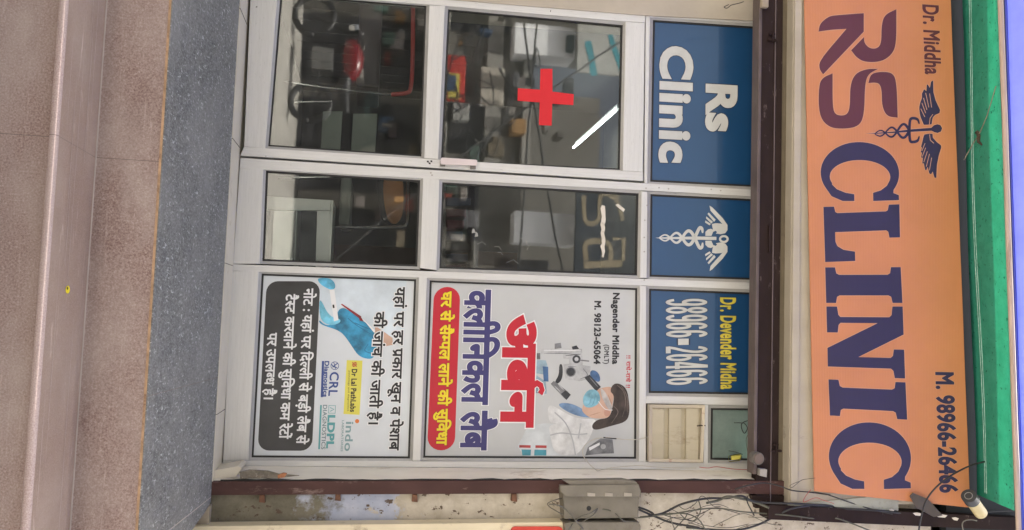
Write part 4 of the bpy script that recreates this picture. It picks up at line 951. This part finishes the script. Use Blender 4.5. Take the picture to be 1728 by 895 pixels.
cable(cj([(1180, 650), (1330, 715), (1480, 770), (1728, 815)])+cw([(300, 877), (500, 893), (640, 892), (760, 860), (880, 800), (980, 755), (1100, 738), (1219, 742)]), .0050, CABLE, "thick black cable sagging in a long low curve under the others")
cable(cw([(610, 632), (700, 607), (800, 592), (900, 612), (980, 640), (1100, 652), (1219, 668)])+cb([(200, 728), (320, 770), (420, 800), (500, 818)]), .0032, CABLE, "thin dark cable arching over the shutter rail to the banner's lower corner")
cable(cw([(0, 810), (100, 800), (170, 790), (300, 790), (380, 830), (420, 895)]), .0030, CABLE_OLIVE, "olive cable bending down out of the tangle")
cable(cw([(190, 782), (200, 830), (225, 893), (240, 920)]), .0024, CABLE_GREY, "short grey wire dropping straight from the tangle")
cable(cw([(375, 700), (390, 770), (350, 832), (300, 828), (260, 790), (300, 800), (230, 880), (210, 900)]), .0026, CABLE_OLIVE, "looped olive wire knotted in the tangle of cables")
cable(cw([(690, 680), (690, 715), (712, 760), (735, 803)]), .0032, CABLE, "short black cable end hanging loose below the rail end")
cable(cw([(430, 720), (500, 705), (560, 680), (640, 690), (740, 715), (830, 752)]), .0060, CABLE_OLIVE, "thick olive sleeve taped round the crossing cables")
cable(cb([(625, 910), (638, 830), (668, 742), (740, 662), (850, 596), (950, 565), (1060, 553), (1110, 553)]), .0042, CABLE, "black cable bowed across the corner of the orange banner", YS-.14, wob=.0)
cable(cb([(925, 810), (1000, 805), (1100, 800)]), .0035, CABLE, "short black cable behind the bullet lamp against the green sheet", YS-.11, wob=.0)
cable(cb([(905, 850), (880, 845), (850, 848), (835, 865), (840, 900)]), .0030, CABLE_GREY, "short pale cable curling below the bullet lamp", YS-.13, wob=.0)
cable(cb([(130, 645), (90, 650), (60, 658), (20, 690), (10, 680), (50, 662)]), .0012, CABLE, "thin black twisted wire sticking out over the banner's left corner", YS-.09, wob=.006)
cable(cb([(110, 700), (85, 730), (75, 760), (130, 740), (165, 750), (220, 768)]), .0012, CABLE_RED, "thin red wire curling below the orange banner", YS-.09, wob=.006)
cable(cj([(480, 545), (420, 560), (350, 590), (360, 620), (430, 665), (520, 715), (600, 790), (660, 850)]), .0024, CABLE_GREY, "pale grey wire looping out from the left of the junction box")
cable(cj([(360, 600), (440, 610), (500, 640), (560, 700), (620, 770), (690, 850)]), .0032, CABLE_GREY, "grey cable passing over the junction box to the lower case", YS-.10)
cable(cj([(800, 640), (740, 680), (660, 710), (590, 760), (540, 830), (530, 880)]), .0026, CABLE_GREY, "pale wire leaving the junction box hole downwards", YS-.105)
cable(cj([(800, 645), (760, 700), (690, 745), (640, 790), (650, 850)]), .0022, CABLE_GREY, "thin pale wire crossing under the junction box hole", YS-.10)
cable(cj([(960, 680), (1010, 730), (1060, 758), (1130, 755)]), .0022, CABLE_GREY, "short grey wire along the lower edge of the junction box", YS-.10)
random.seed(21)
TL = ["hair thin dark wire straying above the cable tangle", "thin olive wire wound once round the thick cable", "faint grey wire strung loosely below the shutter rail end", "thin black wire wriggling along the lower tangle",
      "pale thin wire hanging between the junction box and the rail end", "thin dark wire looping low at the edge of the wall", "thin brownish wire slanting across the tangle", "fine black wire curling near the steel angle's start"]
for k, (x0_, x1_, y0_) in enumerate(((150, 640, 790), (260, 520, 720), (480, 900, 830), (120, 700, 850), (60, 420, 830), (300, 800, 880), (180, 560, 760), (700, 1050, 790))):
    n_ = 6; cable(cw([(x0_+(x1_-x0_)*i/n_+random.uniform(-12, 12), y0_+34*math.sin(i*1.1+k)+random.uniform(-12, 12)) for i in range(n_+1)]), random.uniform(.0011, .0020), (CABLE, CABLE_OLIVE, CABLE_GREY)[k % 3], TL[k], YS-.05)
wc = [(1095, 737, -.02), (1078, 741.5, -.012), (1054, 742, -.014), (1024, 738.5, -.016), (1002, 742, -.02), (986, 753, -.022), (984, 768, -.028), (995, 784, -.04), (1008, 795, -.06)]
wcab = cable(wc, .0020, CABLE_WHITE, "thin dirty white cable curling over the corner of the microscope poster")
bm = NB(); tube(bm, [W(1018, 738.6, -.016), W(1040, 740.6, -.015)], .0032, 8); obj("black_tape", bm, BLACK, wcab)
cable([(1008, 795, -.06), (1030, 790, -.05), (1075, 786, -.03), (1100, 788, -.03), (1150, 790, -.03), (1175, 790, -.03)], .0018, CABLE_WHITE, "pale cable lying along the frame under the vent")
cable([(1180, 788.5, -.03), (1195, 790, -.03), (1210, 788, -.035), (1240, 792, -.04), (1272, 793, -.06)], .0016, CABLE_RED, "thin red wire lying along the frame below the frosted corner pane")
cable(cw([(740, 188), (690, 192), (655, 210), (655, 245), (672, 272), (690, 240), (672, 210), (640, 205), (605, 205)]), .0022, CABLE, "black wire ring hanging in front of the frosted corner pane", -.06)
cable(cw([(740, 240), (705, 265), (684, 305), (685, 350), (695, 400), (712, 425)]), .0018, CABLE_GREY, "thin grey wire joining the round fitting past the frosted pane", -.09)
cable(cw([(570, 385), (610, 392), (660, 408)]), .0014, CABLE, "short dark wire on the yellow connector", -.07)
bm = NB(); px = cw([(568, 420), (572, 455), (640, 448), (655, 418), (640, 405)]); ribbon(bm, px, 1.6, -.062, True); bmesh.ops.solidify(bm, geom=bm.faces[:], thickness=.006)
prism(bm, cw([(590, 418), (592, 445), (645, 440), (650, 412)]), -.07, -.058, .002)
tag(obj("connector", bm, paint("yellow_plastic", (.55, .50, .10), .5)), "small yellow plastic connector hanging by the frosted corner pane", "connector")
rf = thing("ceiling_rose", "round grey plastic wiring rose on the shutter bar near its right end", "wiring rose")
p = W(*cw([(752, 432)])[0], YS-.03); q = p+Vector((-.03, -.0, -.008))
bm = NB(); cyl(bm, (p.x, YS-.001, p.z), (p.x, YS-.045, p.z), .031, 28); obj("base", bm, paint("rose_grey", (.13, .12, .11), .5, var=.2), rf)
bm = NB(); cyl(bm, (p.x, YS-.0451, p.z), (p.x, YS-.052, p.z), .025, 28); obj("cap", bm, paint("rose_cap_brown", (.16, .12, .10), .5, var=.2), rf)
bm = NB(); prism(bm, cw([(772, 500), (770, 545), (815, 556), (818, 505)]), YS-.03, YS-.004, .002); tag(obj("terminal_block", bm, paint("terminal_grey", (.33, .31, .28), .55)), "small grey terminal block below the round wiring rose", "terminal block")
bm = NB(); prism(bm, cb([(585, 732), (600, 717), (670, 745), (742, 825), (700, 832), (618, 790)]), YS-.10, YS-.094, .001); tag(obj("arrow_bracket", bm, paint("dark_olive_steel", (.075, .06, .045), .5, var=.2)), "dark arrow shaped steel plate overlapping the banner's bottom corner", "bracket")
lm = thing("bullet_lamp", "small cream cylinder with a black cap standing by the banner's phone number corner", "lamp")
A_, B_ = W(1634.5, 837, YS-.19), W(1655, 866, YS-.12)
ax = (B_-A_).normalized(); bm = NB(); tube(bm, [A_, A_+ax*.05], .036, 24); obj("cap", bm, paint("cap_dark", (.03, .032, .035), .5, var=.3, scale=20), lm)
bm = NB(); tube(bm, [A_+ax*.0501, B_], .0315, 24); obj("body", bm, paint("lamp_cream", (.50, .42, .22), .5, var=.15, dirt=(.25, .2, .12), dirt_amt=.2), lm)
bm = NB(); tube(bm, [B_, B_+ax*.035], .012, 12); obj("neck", bm, BOXGREY, lm)
bm = NB(); e1 = ax.orthogonal().normalized(); e2 = ax.cross(e1)
tube(bm, [A_-ax*.001+(e1*math.cos(a)+e2*math.sin(a))*.018 for a in [2*math.pi*i/24 for i in range(25)]], .0018, 6); obj("cap_ring", bm, paint("cap_ring_grey", (.22, .22, .20), .5), lm)
cable([(1255, 3, YS-.03), (1246, 6, YS-.03), (1234, 9, YS-.03), (1227, 14, YS-.02), (1222, 12, YS-.02), (1230, 8, YS-.03)], .0022, CABLE, "thin black wire dangling over the cream wall by the top of the door", grp="cables hanging beside the shutter")

# ---------------------------------------------------------------- inside the clinic
tl = thing("tube_light", "lit fluorescent tube on a white batten inside, seen through the upper door glass", "tube light")
a, b = W(1038, 187, 1.75), W(968, 249, 2.95)
TUBE, ntt, bsd, N_, L_ = nodes("lit_tube"); bsd.inputs["Base Color"].default_value = (.9, .9, .9, 1); bsd.inputs["Emission Color"].default_value = (.93, 1, .98, 1); bsd.inputs["Emission Strength"].default_value = 6
bm = NB(); tube(bm, [a, b], .0095, 12); obj("tube", bm, TUBE, tl)
bm = NB(); o_ = Vector((-.035, 0, .03)); tube(bm, [a+o_, b+o_], .022, 4); obj("batten", bm, paint("batten_white", (.75, .75, .72), .4), tl)
bl = thing("light_bulb", "glowing bulb behind the frosted corner pane", "bulb")
bm = NB(); bmesh.ops.create_uvsphere(bm, u_segments=16, v_segments=10, radius=.022); bmesh.ops.translate(bm, vec=W(1288, 752, .10), verts=bm.verts)
BULB, _n, bsd, _a, _b = nodes("lit_bulb"); bsd.inputs["Emission Color"].default_value = (.9, 1, .95, 1); bsd.inputs["Emission Strength"].default_value = 110
obj("bulb", bm, BULB, bl, True)
bm = NB(); p = W(1288, 752, .10); tube(bm, [p+Vector((0, 0, .02)), p+Vector((0, 0, .07))], .014, 12); obj("socket", bm, BLACK, bl)
cab = thing("low_cabinet", "white aluminium framed low glass cabinet behind the lower tall pane", "cabinet")
YC = .16
bm = NB(); prism(bm, [(436, 330.5), (435, 354), (557, 355.5), (558, 338)], YC, YC+.03, .002); prism(bm, [(535, 356), (532, 470), (555, 471), (557, 356)], YC, YC+.03, .002); obj("frame", bm, paint("cabinet_white_frame", (.84, .84, .83), .4, var=.05), cab)
bm = NB(); p0, p1 = W(558, 338, YC), W(556, 471, YC); box(bm, (p0.x, YC, p0.z+.001), (p1.x, YC+.28, p0.z+.014), .002); obj("top", bm, paint("cabinet_top", (.7, .7, .68), .3, .3), cab)
bm = NB(); prism(bm, [(436, 355), (434, 472), (533, 471), (535, 356.5)], YC+.012, YC+.015); obj("glass_pane", bm, GLASS, cab)
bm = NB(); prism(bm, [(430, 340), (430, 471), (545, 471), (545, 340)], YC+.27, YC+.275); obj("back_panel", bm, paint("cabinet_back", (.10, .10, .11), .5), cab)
bm = NB(); box(bm, (p0.x+.03, YC+.03, p0.z-.17), (p1.x-.01, YC+.26, p0.z-.165)); obj("shelf", bm, paint("cabinet_shelf_steel", (.4, .4, .4), .3, .6), cab)
ch = thing("visitor_chair", "black chair with tan cushion and bent chrome tube frame behind the lower pane", "chair")
yc = .62
tubepx = [(473, 381.5), (560, 383.5), (650, 384), (678, 383), (686, 378), (688, 366), (688.5, 330), (689, 290)]
bm = NB(); tube(bm, cat([W(v, u, yc) for v, u in tubepx], 5), .010, 10)
bk = [(470, 300, yc+.0), (560, 299, yc), (689, 290, yc)]; tube(bm, cat([W(*q) for q in bk], 5), .010, 10); obj("frame", bm, CHROME, ch)
bm = NB(); prism(bm, rnd([(632, 292), (640, 345), (646, 380), (680, 381), (692, 360), (694, 292)]), yc+.03, yc+.06, .004); obj("backrest", bm, BLACK, ch)
bm = NB(); prism(bm, rnd([(645, 294), (648, 345), (655, 374), (668, 380), (680, 365), (681, 330), (680, 294)]), yc+.014, yc+.031, .005); obj("cushion", bm, paint("tan_leather", (.36, .16, .06), .5, var=.2, scale=12), ch)
bm = NB(); p0 = W(575, 296, yc); p1 = W(590, 380, yc); box(bm, (p0.x, yc, p0.z), (p1.x, yc+.42, p1.z), .02); obj("seat", bm, paint("seat_grey_vinyl", (.25, .27, .25), .5), ch)
ct = thing("red_edged_couch", "dark couch with a red tube rail and thin chrome legs behind the lower door glass", "couch")
bm = NB(); tube(bm, cat([W(v, u, .42) for v, u in ((696, -30), (697, 30), (696, 110), (693, 148), (686, 157), (660, 160))], 6), .012, 10); obj("rail", bm, paint("red_tube", (.48, .05, .05), .35), ct)
bm = NB()
for px in ([(660, 160), (620, 156), (540, 147), (480, 138)], [(560, 172), (530, 172), (497, 173)]): tube(bm, [W(v, u, .42) for v, u in px], .006, 8)
obj("leg", bm, CHROME, ct)
bm = NB(); p0 = W(610, -60, .5); p1 = W(640, 150, .5); box(bm, (p0.x, .48, p0.z), (p1.x, .95, p1.z), .02); obj("mattress", bm, paint("couch_dark", (.06, .05, .055), .5), ct)
for k, (v0, v1, u0, u1) in enumerate(((545, 578, 188, 252), (596, 637, 192, 258))):
    bm = NB(); prism(bm, [(v0, u0), (v0-4, u1), (v1-4, u1), (v1, u0)], .34+.1*k, .352+.1*k, .002)
    tag(obj("notice_board", bm, paint("board_grey_green", (.20, .23, .20), .5)), ("narrow grey green board behind the lower door glass, nearer the floor", "wider grey green board behind the lower door glass, above the narrow one")[k], "board", "boards behind the door glass")
bx = thing("storage_rack", "dark rack of jumbled goods behind the upper tall pane, left of the wall edge", "rack")
bm = NB(); prism(bm, [(742, 285), (742, 470), (752, 470), (752, 285)], .9, 1.25); prism(bm, [(802, 285), (800, 470), (806, 470), (808, 285)], .9, 1.25); obj("shelf", bm, paint("rack_dark", (.05, .05, .055), .5), bx)
for k in range(9):
    u = 295+19*k; h = random.uniform(22, 44); bm = NB(); prism(bm, [(753, u), (753, u+15), (753+h, u+14), (753+h, u+1)], .93+random.uniform(0, .1), 1.15, .006)
    obj("carton", bm, paint("carton_%d" % k, random.choice([(.10, .02, .03), (.03, .05, .10), (.09, .08, .07), (.02, .06, .06), (.16, .14, .12)]), .5), bx)

# ---------------------------------------------------------------- the other side of the street (behind the camera, seen in the panes)
YG = .0262
def R(v, u, D): p = W(v, u, D); p.y = 2*YG-p.y; return p
def rbox(bm, v0, v1, u0, u1, D, depth, bev=0.0):
    """block on the far side of the street whose mirror image fills this part of the panes"""
    a, b = R(v0, u0, D), R(v1, u1, D); box(bm, (a.x, a.y, a.z), (b.x, a.y-depth, b.z), bev)
ob = thing("opposite_building", "grey concrete building across the street, seen mirrored in the panes", "building")
DO = 9.0; yo = 2*YG-DO
zr = R(880, 300, DO).z
bm = NB(); box(bm, (-16, yo-6, 0), (16, yo, zr)); box(bm, (-4.0, yo-6, zr), (-.9, yo-.6, zr+1.5)); box(bm, (.9, yo-6, zr), (16, yo-.3, zr+2.4)); box(bm, (-16, yo-6, zr), (-6.3, yo, zr+3)); obj("wall", bm, paint("concrete_grey", (.17, .16, .145), .85, var=.2, scale=1.3, dirt=(.22, .21, .19), dirt_amt=.3, dirt_scale=2), ob)
bm = NB()
for v0, v1, u0, u1 in ((870, 970, 38, 99), (868, 972, 356, 415)): rbox(bm, v0, v1, u0, u1, DO-.4, .5, .01)  # white blocks added to mirror as bright sky patches in the panes
obj("bright_block", bm, paint("bright_block_white", (.86, .87, .89), .6, var=.04), ob)
bm = NB()
for v0, v1, u0, u1 in ((842, 926, 436, 470), (760, 840, 176, 262), (748, 806, 300, 352), (758, 860, 20, 60), (500, 720, 20, 150), (480, 700, 160, 330), (470, 700, 345, 470)): rbox(bm, v0, v1, u0, u1, DO-.03, .02)
obj("opening", bm, paint("dark_opening", (.03, .03, .035), .5), ob)
bm = NB()
for v0, v1, u0, u1 in ((828, 842, -60, 300), (730, 744, -60, 470), (885, 893, 100, 300), (800, 806, 356, 470)): rbox(bm, v0, v1, u0, u1, DO-.15, .16, .01)
obj("ledge", bm, paint("ledge_grey", (.30, .29, .27), .8, var=.15), ob)
def rsign(label, v0, v1, u0, u1, D, col, marks, mcol, cat_="sign"):
    t = thing("street_sign", label, cat_, "signs across the street"); bm = NB(); rbox(bm, v0, v1, u0, u1, D, .08, .01); obj("board", bm, paint("board_%d" % len(bpy.data.materials), col, .5), t)
    bm = NB()
    for px, wd in marks:
        ps = [R(v, u, D) for v, u in px]
        for p in ps: p.y += .006
        k = wd/F*(D+4); L2 = []
        for i, p in enumerate(ps):
            d = (ps[min(i+1, len(ps)-1)]-ps[max(i-1, 0)]); n = Vector((-d.z, 0, d.x)).normalized()*k/2; L2.append((bm.verts.new(p+n), bm.verts.new(p-n)))
        for (a, b), (c, d) in zip(L2, L2[1:]): bm.faces.new((a, b, d, c))
    if marks: obj("mark", bm, paint("mark_%d" % len(bpy.data.materials), mcol, .5), t)
    else: bm.free()
    return t
rsign("dark blue signboard with big tan letters across the street, mirrored in the upper tall pane", 973, 1090, 322, 474, 8.2, (.03, .04, .055),
      [(curve2([(1043, 334), (1036, 328), (1015, 330), (1012, 345), (1012, 365), (1004, 378), (990, 376), (985, 362), (985, 330)]), 8), (curve2([(1028, 330), (1040, 338), (1046, 352), (1050, 374)]), 7), (curve2([(990, 440), (988, 415), (1000, 408), (1022, 410), (1030, 420), (1030, 440)]), 9), ([(985, 448), (1050, 444)], 12), ([(1034, 404), (1052, 404), (1052, 440)], 7)], (.30, .25, .17))
rsign("red sign with a yellow panel across the street, mirrored in the upper door glass", 748, 784, 92, 172, 8.6, (.50, .05, .04), [([(766, 124), (766, 168)], 20)], (.62, .52, .12))
rsign("pale hoarding with teal bands across the street, mirrored in the door glass", 976, 1052, 30, 128, 8.4, (.42, .42, .40), [([(992, 70), (1004, 128)], 12), ([(1030, 60), (1048, 118)], 10)], (.05, .28, .34))
rsign("cream stall board across the street, mirrored beside the red cross", 812, 850, 112, 180, 8.7, (.50, .46, .40), [], (0, 0, 0))
stl = thing("street_stall", "cluttered stall of goods across the street, a dim jumble mirrored in the panes", "stall")
random.seed(11)
for k in range(64):
    up_ = k < 34
    v = random.uniform(748, 960) if up_ else random.uniform(560, 715); u = random.uniform(0, 270) if k % 3 else random.uniform(300, 455)
    if up_ and u > 300: v = random.uniform(745, 800)
    dv, du = random.uniform(6, 26), random.uniform(6, 34)
    bm = NB(); rbox(bm, v, v+dv, u, u+du, 8.3+random.uniform(0, .5), random.uniform(.1, .4), .012)
    obj("goods", bm, paint("goods_%d" % (k % 16), [(.04, .04, .045), (.10, .09, .08), (.20, .19, .17), (.18, .04, .03), (.05, .09, .16), (.30, .28, .26), (.03, .03, .03), (.16, .13, .09), (.07, .12, .10), (.02, .02, .025), (.35, .20, .08), (.12, .12, .13), (.05, .03, .03), (.32, .32, .31), (.03, .05, .05), (.18, .16, .15)][k % 16], .5, var=.35, scale=8), stl)
bm = NB(); rbox(bm, 735, 742, -40, 470, 8.2, .9, .01); obj("counter", bm, paint("stall_counter", (.08, .07, .06), .5), stl)
for k in range(14):
    u = random.uniform(20, 280); v = random.uniform(760, 900); bm = NB()
    tube(bm, cat([R(v+random.uniform(-30, 30), u+random.uniform(-35, 35), 8.0) for _ in range(5)], 5), .012, 5); obj("hanging_wire", bm, CABLE, stl, True)
# parked motorcycle on the far side
mc = thing("motorcycle", "red motorcycle parked across the street, mirrored in the lower door glass", "motorcycle")
mp = R(480, 95, 7.4); mx, my = mp.x, mp.y
def at(x, z, dy=0): return (mx+x, my+dy, z)
for s in (-.62, .62):
    bm = NB(); tube(bm, [at(s+.27*math.cos(a), .31+.27*math.sin(a)) for a in [2*math.pi*i/28 for i in range(29)]], .045, 8); wo = obj("wheel", bm, BLACK, mc, True)
    bm = NB(); cyl(bm, at(s, .31, -.04), at(s, .31, .04), .035, 12)
    for i in range(8): a = math.pi*i/4; tube(bm, [at(s, .31), at(s+.25*math.cos(a), .31+.25*math.sin(a))], .006, 5)
    obj("spokes", bm, BLACK, wo)
REDP = paint("motorcycle_red", (.16, .01, .014), .25, coat=.6)
bm = NB(); tube(bm, cat([at(-.30, .80), at(-.12, .86), at(.12, .86), at(.30, .76)], 5), lambda t: .06+.09*math.sin(math.pi*min(1, t*1.1)), 12); obj("tank", bm, REDP, mc, True)
bm = NB(); tube(bm, cat([at(.22, .78), at(.45, .76), at(.75, .80)], 5), lambda t: .10-.03*t, 10); obj("saddle", bm, BLACK, mc, True)
bm = NB(); tube(bm, [at(-.62, .31), at(-.36, .92)], .028, 8); tube(bm, [at(-.36, .88), at(.0, .45), at(.62, .31)], .025, 8); tube(bm, [at(-.36, .88), at(.35, .70), at(.8, .74)], .02, 8); tube(bm, [at(.2, .74), at(.62, .31)], .02, 8); obj("frame", bm, BLACK, mc)
bm = NB(); box(bm, at(-.15, .30, -.12), at(.18, .60, .12), .03); obj("engine", bm, paint("engine_grey", (.2, .2, .2), .4, .6), mc)
bm = NB(); tube(bm, cat([at(-.30, 1.0, -.34), at(-.36, 1.02, -.2), at(-.40, .96, 0), at(-.36, 1.02, .2), at(-.30, 1.0, .34)], 5), .014, 8); obj("handlebar", bm, CHROME, mc, True)
bm = NB(); tube(bm, [at(-.44, .88), at(-.52, .86)], .085, 14); obj("headlight", bm, CHROME, mc)
for k, (v0, u0, v1, u1) in enumerate(((940, -60, 900, 480), (905, 20, 965, 420), (1000, 120, 760, 300))):
    a, b = R(v0, u0, 7.6), R(v1, u1, 7.2); e = (b-a)*.9
    bm = NB(); tube(bm, [a-e+(b-a+2*e)*(i/16)+Vector((0, 0, -.25*math.sin(math.pi*i/16))) for i in range(17)], .016, 6)
    tag(obj("overhead_cable", bm, CABLE, None, True), "black overhead cable across the street, mirrored as a dark line in the panes", "cable", "overhead cables across the street")

settle()
if _T: bpy.data.objects.remove(_T)
